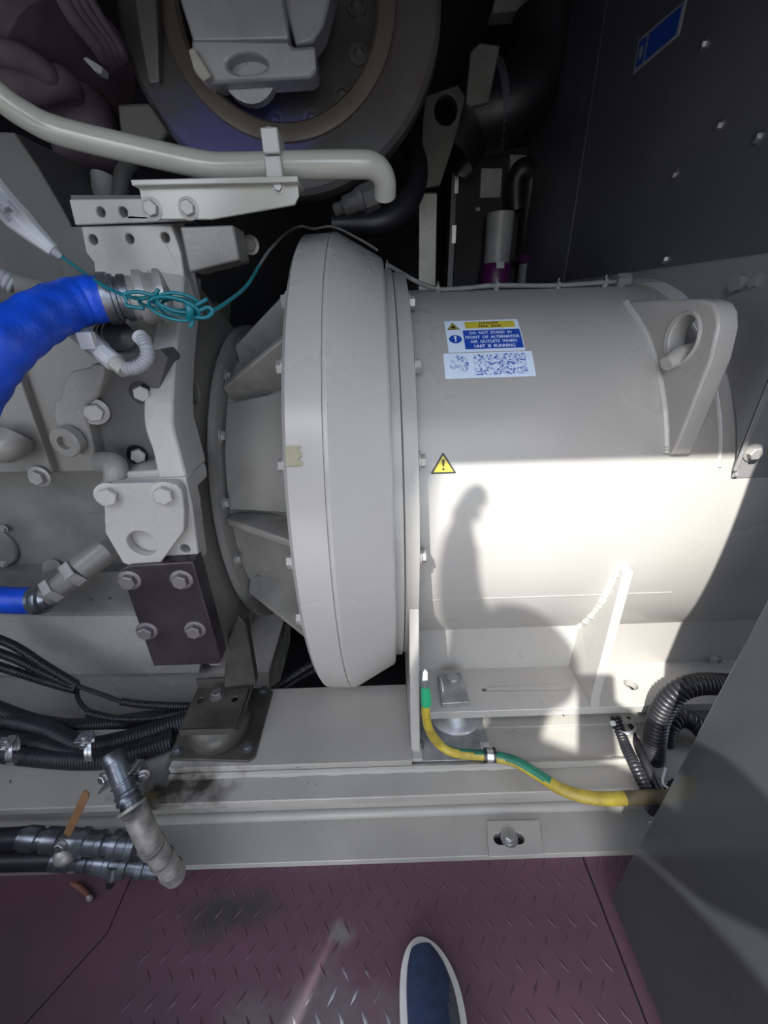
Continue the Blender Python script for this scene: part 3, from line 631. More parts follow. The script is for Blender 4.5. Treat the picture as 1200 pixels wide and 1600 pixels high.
# connectors
cn = thing('wiring_connector', 'white inline wiring connector hanging down from the upper left edge, teal wire at its tip', 'connector', atY(40, 350, .58))
cpth = even(crs([atY(-30, 275, .56), atY(0, 312, .57), atY(35, 348, .58), atY(70, 380, .585), atY(84, 392, .587)], 8), .004); n_ = len(cpth)
MB().tube(cpth, [(.0155 if i < n_*.5 else .0155-.0085*(i/n_-.5)/.5) for i in range(n_)], 8).build('shell', whiteplastic, cn, bevel=.001)
for o_ in (-6, 8):
    MB().tube([atY(2+o_, 322-o_, .552), atY(20+o_, 340-o_, .560)], .0028, 6).build('latch', greyplastic, cn)
MB().tube([atY(-8, 303, .555), atY(14, 327, .556)], .0075, 4).build('clip', greyplastic, cn)
for k in range(3):
    q = atY(84+5*k, 392+4*k, .587); MB().lathe([(-.002, .001), (-.002, .0062-.0008*k), (.002, .0058-.0008*k), (.002, .001)], q, cpth[-1]-cpth[-2], 14).build('strain_ring', greyplastic, cn)
cn2 = thing('wiring_connector', 'pale grey inline connector below the blue hose, feeding a short corrugated loop', 'connector', atY(150, 540, .52))
MB().tube(even([atY(100, 497, .54), atY(138, 532, .528), atY(160, 550, .52)], .006), .0125, 8).build('shell', greyplastic, cn2, bevel=.001)
MB().tube([atY(158, 549, .521), atY(180, 567, .512)], .0115, 8).build('shell', whiteplastic, cn2, bevel=.001)
MB().tube([atY(178, 565, .513), atY(196, 579, .508)], .0092, 20).build('cuff', cream, cn2)
MB().box(tuple(atY(127, 538, .508)-V((.003, .0, .006))), tuple(atY(143, 524, .514)+V((.003, .004, .004)))).build('latch', whiteplastic, cn2, bevel=.001)
MB().tube([atY(112, 522, .525), atY(126, 532, .52)], .003, 6).build('latch', whiteplastic, cn2)
lp = crs([atY(196, 577, .508), atY(214, 574, .508), atY(228, 562, .512), atY(230, 545, .516), atY(222, 528, .525)], 10)
MB().corr(lp, .0082, .0042, .0012, 16).build('corrugated_loop', greyplastic, cn2, sharp=60)
MB().tube([atY(226, 534, .524), atY(217, 525, .528)], .0088, 16).build('loop_end', whiteplastic, cn2)
ct = thing('corrugated_tube', 'short grey corrugated tube and sleeve above the blue hose at left edge', 'tube', atY(30, 440, .60))
MB().corr(crs([atY(-30, 418, .60), atY(0, 432, .60), atY(24, 446, .605)], 8), .0125, .005, .0015, 16).build('corrugation', greyplastic, ct, sharp=60)
MB().tube([atY(20, 444, .604), atY(60, 452, .62), atY(85, 455, .64)], [.0135, .0125, .012], 18).build('sleeve', castpaint, ct)
# teal wire with its tangled hank
tw = thing('teal_wire', 'thin teal wire with a tangled hank before the swivel fitting, then over the ring', 'wire', atY(265, 480, .49))
p1 = crs([atY(98, 402, .585), atY(130, 425, .56), atY(165, 448, .52), atY(200, 463, .50), atY(225, 466, .49), atY(246, 457, .488)], 8)
MB().tube(p1, .0021, 8).build('lead', teal, tw, sharp=60)
random.seed(5)
for k in range(7):
    cx, cy = 268+random.uniform(-12, 14), 480+random.uniform(-5, 5); rx, ry = random.uniform(26, 44), random.uniform(7, 17); tl_ = random.uniform(.05, .32)
    pts = []
    for i in range(15):
        t = 2*math.pi*i/14; x, y = rx*math.cos(t), ry*math.sin(t)
        pts.append(atY(cx+x*math.cos(tl_)-y*math.sin(tl_), cy+x*math.sin(tl_)+y*math.cos(tl_), .486+.006*math.sin(t+k)+.002*k))
    MB().tube(crs(pts, 4), .0019, 7).build('loop', teal, tw, sharp=60)
for pts in (((198, 470), (195, 460), (215, 456), (240, 461), (248, 452)), ((296, 478), (310, 485), (326, 480), (332, 488), (322, 496), (304, 495), (298, 486)), ((296, 482), (312, 474), (324, 467)), ((300, 492), (301, 505), (296, 511)), ((196, 472), (200, 478), (225, 482))):
    MB().tube(crs([atY(x, y, .485) for x, y in pts], 5), .0020, 7).build('loop', teal, tw, sharp=60)
MB().tube(crs([atY(294, 474, .484), atY(297, 486, .480), atY(296, 498, .484)], 4), .004, 8).build('knot', teal, tw)
p2 = crs([atY(326, 489, .49), atY(352, 474, .52), atY(385, 447, .60), atY(405, 415, .68)], 8)
MB().tube(p2, .0022, 8).build('lead', teal, tw, sharp=60)
p3 = crs([atY(405, 415, .68), atY(422, 390, .74), atY(448, 364, .84), atY(470, 354, .90)]+[onax(x, r+.006, math.radians(84)) for x, r in ((-.11, .492), (-.075, .494), (-.03, .475), (.005, .456))], 8)
MB().tube(p3, .0022, 8).build('lead', greywire, tw, sharp=60)
# black conduits, lower left
cg = 'black conduits along the beam'
c1 = thing('cable_conduit', 'bundle of thin black corrugated conduits forking behind the beam at lower left', 'conduit', atY(150, 1090, .55), cg)
for o_ in (0, 1, 2):
    MB().corr(crs([atY(-40, 985+22*o_, .60-.012*o_), atY(20, 1008+20*o_, .59-.012*o_), atY(70, 1040+12*o_, .575), atY(120, 1070+4*o_, .565-.004*o_)], 10), .0088, .005, .0012, 10).build('conduit', rubber, c1, sharp=60)
MB().tube(crs([atY(116, 1070, .563), atY(150, 1082, .56), atY(192, 1097, .555)], 8), .0045, 10).build('cable', rubber, c1)
MB().corr(crs([atY(190, 1096, .553), atY(230, 1101, .553), atY(310, 1104, .56)], 8), .0080, .005, .0012, 10).build('conduit', rubber, c1, sharp=60)
MB().tube(crs([atY(120, 1074, .56), atY(122, 1092, .555), atY(134, 1108, .55), atY(146, 1117, .545)], 8), .0042, 10).build('cable', rubber, c1)
MB().corr(crs([atY(138, 1114, .545), atY(180, 1123, .54), atY(240, 1122, .54), atY(310, 1108, .55)], 8), .0080, .005, .0012, 10).build('conduit', rubber, c1, sharp=60)
c2 = thing('cable_conduit', 'bundle of thick black ribbed conduits lying on the beam top, held by zinc clips', 'conduit', atY(150, 1170, .49), cg)
Zc = lambda a, z=.2605: [atZ(x, y, z) for x, y in a]
MB().corr(crs(Zc(((-40, 1122), (20, 1128), (75, 1142), (130, 1166), (180, 1160), (240, 1143), (296, 1124))), 10), .0185, .0055, .0014, 16).build('conduit', blackhose, c2, sharp=60)
MB().corr(crs(Zc(((-40, 1172), (60, 1184), (150, 1188), (215, 1176), (268, 1158)), .2585), 10), .0165, .0055, .0014, 16).build('conduit', blackhose, c2, sharp=60)
MB().corr(crs(Zc(((-40, 1150), (50, 1160), (110, 1176), (180, 1178), (272, 1150)), .2585), 10), .0165, .0055, .0014, 16).build('conduit', blackhose, c2, sharp=60)
MB().corr(crs([atY(-40, 1095, .56), atY(60, 1130, .55), atY(150, 1134, .55), atY(296, 1112, .57)], 10), .0165, .0055, .0014, 16).build('conduit', blackhose, c2, sharp=60)
for (x, y, Y, lab) in ((140, 1166, .4655, 'zinc pipe clip with bolt standing up on the thick conduits beside the drain pipe'), (20, 1172, .462, 'zinc pipe clip at the far left edge, round the thick conduits')):
    q = atY(x, y, Y); pcx = thing('pipe_clip', lab, 'clip', q-V((0, 0, .02)), 'pipe clips')
    for o_ in (-.0035, .0035):
        MB().lathe([(-.0025, .0235), (-.0025, .026), (.0025, .026), (.0025, .0235)], q+V((o_, 0, 0)), (.85, .45, -.2), 28, close=True).build('band', steel, pcx)
    MB().box(tuple(q+V((-.006, -.008, .018))), tuple(q+V((.010, .008, .022)))).box(tuple(q+V((-.014, -.010, .024))), tuple(q+V((.014, .008, .0265)))).build('tab', steel, pcx, bevel=.0008)
    bolt(pcx, q+V((.004, -.011, .021)), (.2, -1, .2), .006, steel)
    bolt(pcx, q+V((.001, -.001, .0268)), (0, 0, 1), .0045, steel)
rc_ = thing('cable_conduit', 'pair of thin black conduits in the dark gap beside the engine mount, under the ring', 'conduit', atY(470, 1060, .64), cg)
for o_ in (0, 1): MB().corr(crs([atY(400, 1098+8*o_, .63), atY(450, 1062+10*o_, .64), atY(490, 1036+12*o_, .66), atY(540, 1010+12*o_, .70)], 8), .0085, .005, .0012, 10).build('conduit', rubber, rc_, sharp=60)
# ================================================================== DRAIN VALVE ASSEMBLY
dv = thing('drain_pipe', 'grubby galvanised drain pipe stepping down over the beam front, fittings and brown lever', 'pipe', atY(230, 1350, .36))
A_, B_ = atY(178, 1186, .418), atY(207, 1262, .368)
d_ = B_-A_; L_ = d_.length
MB().lathe([(-.012, .001), (-.012, .013), (-.004, .0175), (.006, .0175), (.007, .0165), (.040, .0165), (.041, .0185), (.044, .0185), (.045, .0165), (.056, .0165), (.058, .019), (.062, .019), (.063, .0165), (.068, .019), (.072, .019), (.073, .016), (L_, .0165), (L_, .001)], A_, d_, 32).build('barrel', galv, dv)
C_, D_ = atY(212, 1268, .368), atY(238, 1322, .352)
MB().tube(crs([B_, C_, atY(225, 1297, .358), D_], 6), .0195, 24).build('elbow', oldpipe, dv)
MB().lathe([(-.003, .0195), (-.003, .022), (.002, .022), (.002, .0195)], B_, d_, 28, close=True).build('collar', oldpipe, dv)
E_ = atY(272, 1366, .345)
MB().tube([D_, D_.lerp(E_, .5), E_], [.0185, .0185, .0195], 24).build('sleeve', oldpipe, dv)
for f_ in (-.06, .04, .45, .85): MB().lathe([(-.0018, .018), (-.0018, .0212), (.0018, .0212), (.0018, .018)], D_.lerp(E_, f_), E_-D_, 28, close=True).build('collar', oldpipe, dv)
MB().ball(E_+V((0, 0, -.002)), .019, seg=20).build('elbow_end', oldpipe, dv)
# clamp bracket plates holding it on the beam
q = atY(186, 1206, .41); up_ = d_.normalized(); sd_ = up_.cross(V((0, -1, .6))).normalized()*-1
MB().plate([q-sd_*.030+up_*.0+V((0,-.018,.0)), q+sd_*.032+V((0,-.018,.0)), q+sd_*.032+up_*.006+V((0,.01,0)), q-sd_*.03+up_*.006+V((0,.01,0))], up_*.003).build('clamp_plate', steel, dv)
MB().box(tuple(atY(212, 1200, .43)+V((-.004, -.012, -.02))), tuple(atY(212, 1200, .43)+V((.012, .012, .008)))).build('clamp_leg', steel, dv, bevel=.0015)
bolt(dv, atY(163, 1216, .405), (-.3, -1, .4), .0075, steel); bolt(dv, atY(222, 1212, .415), (.6, -1, .2), .0085, steel)
# horizontal runs
def fitting(pa, pb, segs, mat, nm):
    pa, pb = V(pa), V(pb); d = pb-pa; L = d.length; prof = [(0, .001)]
    for (f0, f1, r) in segs: prof += [(f0*L, r), (f1*L, r)]
    prof.append((L, .001)); MB().lathe(prof, pa, d, 28).build(nm, mat, dv)
F0, F1 = atY(32, 1309, .360), atY(212, 1322, .362)
fitting(F0, F1, [(0, .03, .0150), (.04, .15, .0185), (.16, .20, .0150), (.21, .33, .0190), (.34, .41, .0145), (.42, .50, .0200), (.51, .56, .0222), (.57, .66, .0185), (.67, .72, .0205), (.73, .78, .0150), (.79, .85, .0222), (.86, .93, .0195), (.94, 1, .0215)], galv, 'upper_run')
G0, G1 = atY(84, 1343, .350), atY(250, 1357, .350)
fitting(G0, G1, [(0, .16, .0175), (.17, .24, .0135), (.25, .32, .0178), (.33, .38, .0140), (.39, .48, .0170), (.49, .53, .0188), (.54, .62, .0165), (.63, .69, .0190), (.70, .78, .0140), (.79, .85, .0185), (.86, 1, .0155)], galv, 'lower_run')
MB().ball(atY(102, 1335, .345), .017, seg=20).build('valve_body', oldpipe, dv)
MB().tube([atY(178, 1352, .345), atY(175, 1372, .335)], .0095, 18).build('drain_nipple', galv, dv)
MB().tube([atY(175, 1370, .335), atY(172, 1383, .331)], .0068, 18).build('nipple_tip', black, dv)
h0, h1 = atY(104, 1306, .338), atY(133, 1243, .325)
hd = (h1-h0); hs_ = hd.cross(V((0, -1, .5))).normalized()*.0065
MB().plate([h0-hs_, h0+hs_, h1+hs_*.9, h1+hs_*.4+hd*.04, h1-hs_*.4+hd*.04, h1-hs_*.9], (0, .004, 0)).build('lever', brownwood, dv, bevel=.001)
bolt(dv, atY(96, 1320, .338), (0, -1, .3), .008, steel)
fl = thing('lever_handle', 'small rust brown valve lever with pale tip lying just above the maroon floor plate', 'lever', atZ(125, 1390, .002))
h0, h1 = atZ(112, 1380, .012), atZ(139, 1400, .012)
MB().tube([h0, h0.lerp(h1, .4)+V((0, .002, 0)), h1], [.004, .005, .0045], 8).build('grip', rust, fl)
MB().ball(h1+V((.001, -.002, -.003)), (.006, .005, .009)).build('tip', oldpipe, fl)
for (ya, yb_, Y, lab) in ((1312, 1309, .362, 'black hose pushed onto the upper pipe run at left, under the beam edge'), (1345, 1343, .352, 'black hose pushed onto the lower pipe run at left, near the floor')):
    MB().tube(crs([atY(-80, ya-6, Y+.012), atY(-30, ya, Y+.006), atY(45 if Y > .36 else 92, yb_, Y)], 8), .0165, 18).build('drain_hose', blackhose, label=lab, cat='hose', group='black drain hoses')
# ================================================================== RIGHT CONDUITS, EARTH CABLE
rg = 'black conduits by the open door'
for pts, r, pit, lab in (
    ([atZ(1026, 1262, .255), atY(1022, 1205, .43), atY(1024, 1150, .44), atY(1034, 1112, .45), atY(1056, 1083, .455), atY(1090, 1069, .46), atY(1150, 1070, .47)], .0185, .0075, 'largest black corrugated conduit arching over in a loop beside the open door'),
    ([atZ(1060, 1250, .255), atY(1046, 1195, .465), atY(1040, 1160, .47), atY(1046, 1134, .475), atY(1066, 1122, .48), atY(1090, 1134, .47), atY(1110, 1160, .46)], .0165, .0075, 'second black corrugated conduit curling inside the largest loop')):
    MB().corr(even(crs(pts, 10), .004), r, pit, .0032, 20).build('corrugated_conduit', rubber, label=lab, cat='conduit', group=rg, sharp=50)
MB().corr(crs([atY(962, 1122, .515), atY(975, 1160, .47), atZ(992, 1196, .262), atZ(1018, 1250, .258)], 10), .0105, .0065, .0018, 16).build('corrugated_conduit', rubber, label='slim black corrugated conduit dropping from under the foot plate, zip tied at top', cat='conduit', group=rg, sharp=50)
MB().tube(crs([atY(980, 1122, .52), atY(992, 1155, .48), atZ(1008, 1190, .262), atZ(1032, 1240, .258)], 10), .0078, 14).build('black_cable', rubber, label='smooth black cable running beside the slim corrugated conduit', cat='cable', group=rg)
zt = thing('cable_tie', 'pale cable tie strapped around the slim conduit under the foot plate', 'cable tie', atY(970, 1133, .50))
MB().lathe([(-.003, .0205), (-.003, .022), (.003, .022), (.003, .0205)], atY(974, 1136, .500), V((.25, -.5, -.9)), 24, close=True).build('strap', whiteplastic, zt)
MB().box(tuple(atY(958, 1131, .476)-V((.004, .003, .003))), tuple(atY(958, 1131, .476)+V((.004, .004, .004)))).build('head', whiteplastic, zt, bevel=.001)
zt2 = thing('cable_tie', 'torn whitish cable tie scrap beside the door edge below the earth cable', 'cable tie', atZ(1014, 1275, .23))
for k, (x, y) in enumerate(((1010, 1268), (1017, 1276), (1012, 1284), (1020, 1266))):
    q = atY(x, y, .383); MB().plate([q, q+V((.008, 0, .002)), q+V((.009, -.002, .009)), q+V((.001, -.003, .007))], (0, -.002, 0)).build('scrap', whiteplastic if k < 3 else black, zt2)
MB().tube(crs([atZ(1040, 1200, .28), atZ(1035, 1222, .272), atZ(1044, 1232, .27)], 5), .002, 6).build('tail', whiteplastic, zt2)
ec_ = thing('earth_cable', 'green and yellow earth cable looping from its lug down across the beam to the door', 'cable', atZ(760, 1180, .25))
ep = [atY(666, 1096, .452), atY(665, 1112, .450), atY(670, 1138, .447), atZ(684, 1160, .285), atZ(705, 1174, .270), atZ(735, 1179, .262), atZ(766, 1181, .261), atZ(802, 1189, .261), atZ(838, 1209, .261), atZ(875, 1232, .262), atZ(915, 1245, .264), atZ(955, 1248, .266), atZ(1000, 1246, .268), atZ(1070, 1246, .27)]
ef = even(crs(ep, 10), .004); ne = len(ef)
def yg(t, u):
    s_ = (u+.25+.12*math.sin(t*9)) % 1.0
    if t > .815: return 2
    if .60 < t: return 1
    return 0 if s_ < .55 else 1
MB().tube(ef, [.0075+.0035*i/ne for i in range(ne)], 20, mfn=yg).build('cable', [yg_g, yg_y, yg_b], ec_, sharp=60)
MB().tube([atY(664, 1072, .452), atY(665, 1082, .452), atY(666, 1099, .452)], [.0062, .0085, .0092], 16).build('sleeve', green, ec_)
MB().tube([atY(664, 1074, .452), atY(664, 1062, .452)], [.005, .0055], 12).build('lug_barrel', steel, ec_)
MB().plate([atY(660, 1064, .450), atY(668, 1064, .450), atY(668, 1050, .458), atY(664, 1046, .459), atY(661, 1050, .458)], (0, .003, 0)).build('lug_tongue', steel, ec_)
cl = thing('cable_clip', 'black lined steel clip bolted to the mount plate, holding the earth cable', 'clip', atZ(764, 1180, .25))
q = atZ(765, 1180, .261)
for o_ in (-.008, .008): MB().lathe([(-.0025, .0095), (-.0025, .0125), (.0025, .0125), (.0025, .0095)], q+V((o_, 0, 0)), (1, -.12, 0), 20, close=True).build('rubber_lining', black, cl)
MB().lathe([(-.006, .0098), (-.006, .0122), (.006, .0122), (.006, .0098)], q, (1, -.12, 0), 20, close=True).build('band', steel, cl)
MB().box((q.x-.010, q.y+.008, .2505), (q.x+.008, q.y+.030, .2535)).build('tab', steel, cl)
bolt(cl, V((q.x-.001, q.y+.019, .2535)), (0, 0, 1), .0075, steel)
# trim cable and clips along the drum top
tcab = thing('sensor_cable', 'thin grey sensor cable clipped along the top of the alternator drum to a gland', 'cable', atY(780, 450, .86))
tp_ = crs([onax(.020, .440, math.radians(86)), atY(640, 434, .88), atY(665, 446, .87), atY(690, 452, .86), atY(730, 450, .86), atY(775, 446, .86), atY(870, 446, .86), atY(962, 440, .86)], 8)
MB().tube(tp_, .0042, 10).build('cable', greywire, tcab, sharp=60)
for (x, y) in ((620, 424), (684, 450), (776, 445), (872, 445), (946, 440)):
    q = atY(x, y, .86) if x > 630 else onax(.022, .436, math.radians(86))
    MB().lathe([(-.003, .0045), (-.003, .006), (.003, .006), (.003, .0045)], q, (1, 0, 0), 14, close=True).tube([q+V((0, 0, -.002)), q+V((0, 0, -.014))], .005, 10).tube([q, q+V((0, 0, .011))], .0016, 6).build('clip', greywire, tcab)
q = atY(966, 438, .86); MB().cylr(q+V((-.004, 0, 0)), q+V((.02, 0, 0)), .012, 6).cylr(q+V((.006, 0, -.02)), q+V((.006, 0, 0)), .008, 12).build('gland', greywire, tcab)
# ================================================================== SIGNS ON THE DRUM
def text2d(body, size=1.):
    c = bpy.data.curves.new('txt', 'FONT'); c.body = body; c.size = size; c.resolution_u = 3; c.offset = .022
    o = bpy.data.objects.new('txt', c); COL.objects.link(o); bpy.context.view_layer.update()
    me = bpy.data.meshes.new_from_object(o.evaluated_get(bpy.context.evaluated_depsgraph_get()))
    vs = [(v.co.x, v.co.y) for v in me.vertices]; fs = [tuple(p.vertices) for p in me.polygons]
    bpy.data.objects.remove(o); bpy.data.curves.remove(c); bpy.data.meshes.remove(me)
    x0, x1 = min(v[0] for v in vs), max(v[0] for v in vs); y0, y1 = min(v[1] for v in vs), max(v[1] for v in vs)
    return [((x-x0)/(x1-x0), (y1-y)/(y1-y0)) for x, y in vs], fs
class CylSign:
    """a thin sticker bent round the drum: s runs along the shaft, t down the drum, both 0..1"""
    def __init__(s, x0, x1, a0, a1): s.x0, s.x1, s.a0, s.a1 = x0, x1, a0, a1
    def at(s, u, v, o): return onax(s.x0+(s.x1-s.x0)*u, RD+o, s.a0+(s.a1-s.a0)*v)
    def rect(s, u0, u1, v0, v1, o, n=6):
        b = MB(); vs = [s.at(u0+(u1-u0)*i, v0+(v1-v0)*j/n, o) for j in range(n+1) for i in (0, 1)]
        return b.add(vs, [(2*j, 2*j+1, 2*j+3, 2*j+2) for j in range(n)])
    def poly(s, pts, o): return MB().add([s.at(u, v, o) for u, v in pts], [tuple(range(len(pts)))])
    def disc(s, u, v, ru, rv, o, n=28): return s.poly([(u+ru*math.cos(2*math.pi*i/n), v+rv*math.sin(2*math.pi*i/n)) for i in range(n)], o)
    def text(s, body, u0, u1, v0, v1, o):
        vs, fs = text2d(body); return MB().add([s.at(u0+(u1-u0)*x, v0+(v1-v0)*y, o) for x, y in vs], fs)
tlc, trc, blc, brc = (cyl(x, y, RD) for x, y in ((694.3, 502), (808.5, 499.5), (700, 550.5), (820.5, 549)))
X0, X1 = (tlc.x+blc.x)/2, (trc.x+brc.x)/2; A0, A1 = (ang(tlc)+ang(trc))/2, (ang(blc)+ang(brc))/2
sg = CylSign(X0, X1, A0, A1); g1 = thing('warning_sign', 'white sticker on the drum with yellow danger panel and blue do-not-stand panel', 'sign', sg.at(.5, 1, .0005), 'stickers on the drum')
sg.rect(0, 1, 0, 1, .0006, 10).build('backing', white, g1)
sg.rect(.27, .94, .06, .29, .0010).build('yellow_panel', lyellow, g1)
sg.rect(.225, .985, .355, .925, .0010, 8).build('blue_panel', lblue, g1)
for body, u0, u1, v0, v1, mt in (('DANGER', .47, .73, .085, .165, lblack), ('FIRE  RISK', .45, .77, .20, .275, lblack), ('DO  NOT  STAND  IN', .31, .87, .41, .495, white), ('FRONT  OF  ALTERNATOR', .245, .965, .545, .63, white), ('AIR  OUTLETS  WHEN', .30, .91, .675, .76, white), ('UNIT  IS  RUNNING', .345, .88, .81, .895, white)):
    sg.text(body, u0, u1, v0, v1, .0014).build('lettering', mt, g1)
sg.poly([(.105, .075), (.195, .315), (.02, .315)], .0010).build('hazard_border', lblack, g1)
sg.poly([(.106, .118), (.176, .297), (.038, .297)], .0014).build('hazard_triangle', lyellow, g1)
sg.poly([(.080, .285), (.073, .25), (.088, .215), (.09, .235), (.104, .165), (.112, .215), (.122, .20), (.138, .25), (.132, .285)], .0018).build('flame_symbol', lblack, g1)
sg.disc(.112, .62, .085, .125, .0010).build('mandatory_disc', lblue, g1)
sg.poly([(.095, .53), (.128, .53), (.122, .65), (.103, .65)], .0014).build('exclamation_bar', white, g1)
sg.disc(.112, .69, .014, .022, .0014, 12).build('exclamation_dot', white, g1)
tlc, trc, blc, brc = (cyl(x, y, RD) for x, y in ((692.5, 552.5), (831, 549.5), (695.5, 592), (837, 588.5)))
s2 = CylSign((tlc.x+blc.x)/2, (trc.x+brc.x)/2, (ang(tlc)+ang(trc))/2, (ang(blc)+ang(brc))/2)
worn = pbr('worn_blue_print', (.05, .13, .50), .45, var=.02)
overlay(worn, (.68, .78, .92), 230., .41, .53, detail=3.)
wornfaint = pbr('worn_faint_print', (.20, .32, .62), .45, var=.02)
overlay(wornfaint, (.68, .78, .92), 150., .36, .50, detail=3.)
g2 = thing('warning_sign', 'white sticker with worn away blue print, directly below the yellow and blue one', 'sign', s2.at(.5, 1, .0005), 'stickers on the drum')
s2.rect(0, 1, 0, 1, .0006, 8).build('backing', white, g2)
s2.rect(.33, .92, .07, .90, .0010, 6).build('worn_panel', worn, g2)
s2.disc(.165, .46, .11, .38, .0010).build('worn_disc', wornfaint, g2)
s2.poly([(.19, .15), (.25, .25), (.275, .45), (.26, .65), (.20, .78)], .0013).build('worn_disc_edge', worn, g2)
s2.text('ON', .52, .60, .52, .68, .0014).build('lettering', white, g2)
ct_ = [cyl(x, y, RD) for x, y in ((693, 709), (674, 740), (711.5, 739))]
s3 = CylSign(ct_[1].x, ct_[2].x, ang(ct_[0]), (ang(ct_[1])+ang(ct_[2]))/2)
g3 = thing('warning_triangle', 'small yellow triangle sticker with black exclamation mark at the sunlight edge on the drum', 'sign', s3.at(.5, 1, .0005), 'stickers on the drum')
s3.poly([(.47, -.03), (.53, -.03), (1.02, .97), (.99, 1.02), (.01, 1.02), (-.02, .97)], .0007).build('black_border', lblack, g3)
s3.poly([(.5, .08), (.92, .94), (.08, .94)], .0011).build('yellow_field', lyellow, g3)
s3.poly([(.44, .30), (.56, .30), (.53, .66), (.47, .66)], .0015).build('exclamation_bar', lblack, g3)
s3.disc(.5, .79, .055, .06, .0015, 12).build('exclamation_dot', lblack, g3)
# blue notice on the right bulkhead
wx = WX-.0045
nc = [atX(x, y, wx) for x, y in ((990, 117), (999, 62), (1074, -2), (1061, 56))]
nb = thing('notice_plate', 'dim blue notice plate with white border high on the dark right bulkhead', 'sign', nc[0])
MB().plate(nc, (-.0015, 0, 0)).build('backing', greyplastic, nb)
il = lambda u, v: nc[0].lerp(nc[3], u).lerp(nc[1].lerp(nc[2], u), v)-V((.0022, 0, 0))
MB().plate([il(.06, .12), il(.06, .88), il(.24, .88), il(.24, .12)], (-.0006, 0, 0)).build('symbol_panel', lblue, nb)
MB().plate([il(.29, .10), il(.29, .90), il(.95, .90), il(.95, .10)], (-.0006, 0, 0)).build('text_panel', lblue, nb)
MB().plate([il(.15+.05*math.cos(2*math.pi*i/16), .5+.2*math.sin(2*math.pi*i/16))-V((.0008, 0, 0)) for i in range(16)], (-.0004, 0, 0)).build('symbol', greyplastic, nb)
# ================================================================== DARK BACKGROUND GEAR
Yk = 1.75
kb = thing('control_cabinet', 'dark open control cabinet with grey breakers, far behind the alternator drum', 'cabinet', atY(790, 480, Yk+.1))
MB().plate(ply([(716, 228), (892, 232), (886, 520), (706, 520)], Yk), (0, .12, 0)).build('back_panel', dark, kb)
MB().plate(ply([(708, 232), (716, 232), (704, 520), (696, 520)], Yk-.01), (0, .10, 0)).build('edge_strip', darkpaint, kb)
for (x, y, h) in ((714, 288, 14), (710, 366, 14)):
    MB().plate(ply([(x-3, y-h), (x+3, y-h), (x+2, y+h), (x-4, y+h)], Yk-.02), (0, .01, 0)).build('hinge', steel, kb)
for (x0, x1, y0, y1) in ((752, 778, 262, 309), (776, 785, 262, 309), (797, 823, 241, 322), (831, 848, 250, 328)):
    MB().plate(ply([(x0, y0), (x1, y0+1), (x1-3, y1), (x0-2, y1)], Yk-.03), (0, .03, 0)).build('breaker', greyplastic, kb, bevel=.002)
for (x0, x1, y0, y1) in ((744, 750, 324, 330), (784, 796, 338, 344)):
    MB().plate(ply([(x0, y0), (x1, y0), (x1, y1), (x0, y1)], Yk-.02), (0, .02, 0)).build('terminal', greyplastic, kb)
MB().tube(crs([atY(806, 330, Yk-.06), atY(806, 285, Yk-.06), atY(818, 266, Yk-.07), atY(830, 282, Yk-.06), atY(826, 345, Yk-.05), atY(820, 430, Yk-.05)], 8), .034, 16).build('cable_loop', rubber, kb)
for k, (x, y, lab) in enumerate(((779, 372, 'grey plug with purple collar hanging in the cabinet behind the drum'), (829, 438, 'second purple collared plug, half hidden behind the drum top'))):
    q = atY(x, y, Yk-.10); pk = thing('power_plug', lab, 'plug', q-V((0, 0, .1)), 'purple collared plugs')
    MB().lathe([(-.075, .001), (-.075, .044), (.07, .046), (.075, .001)], q, (0, 0, 1), 24).build('plug_body', greyplastic, pk)
    MB().lathe([(-.16, .001), (-.16, .040), (-.15, .052), (-.09, .054), (-.075, .046)] if not k else [(.05, .05), (.06, .075), (.075, .06), (.075, .05)], q, (0, 0, 1), 24).build('purple_collar', purple, pk)
    if not k: MB().plate(ply([(776, 409), (788, 409), (788, 419), (776, 419)], Yk-.155), (0, .006, 0)).build('rating_tag', whiteplastic, pk)
MB().plate(ply([(655, 300), (683, 300), (680, 480), (654, 480)], 1.35), (0, .08, 0)).build('steel_post', castpaint, label='dim vertical steel post behind the fan ring', cat='post', bevel=.004)
hb_ = thing('hanging_bracket', 'dim plate bracket with a hole, above the steel post', 'bracket', atY(680, 300, 1.40))
MB().plate(ply([(664, 150), (715, 132), (728, 150), (712, 215), (688, 290), (658, 296), (660, 200)], 1.40), (0, .03, 0), holes=[(atY(697, 172, 1.40), .03)]).build('plate_body', darkcast, hb_, bevel=.003)
MB().plate(ply([(750, 66), (782, 70), (764, 160), (734, 166), (728, 160), (735, 80)], 1.5), (0, .06, 0)).build('stay_bar', castpaint, label='dim slanting grey stay bar in the dark above the cabinet', cat='bar', bevel=.004)
MB().plate(ply([(778, -20), (850, -20), (838, 14), (768, 20)], 1.6), (0, .06, 0)).build('roof_bracket', castpaint, label='dim grey bracket at the top edge above the dark cabinet', cat='bracket', bevel=.004)
ib = thing('intake_duct', 'large black duct with band clamp barely visible in the dark above the cabinet', 'duct', atY(815, 215, 1.7))
MB().tube(crs([atY(700, 240, 1.62), atY(735, 185, 1.62), atY(800, 160, 1.6), atY(850, 100, 1.6), atY(860, 20, 1.6)], 8), .10, 24).build('duct', rubber, ib)
MB().lathe([(-.01, .10), (-.01, .106), (.01, .106), (.01, .10)], atY(775, 168, 1.61), V((1, 0, .25)), 28, close=True).build('band_clamp', darkpaint, ib)
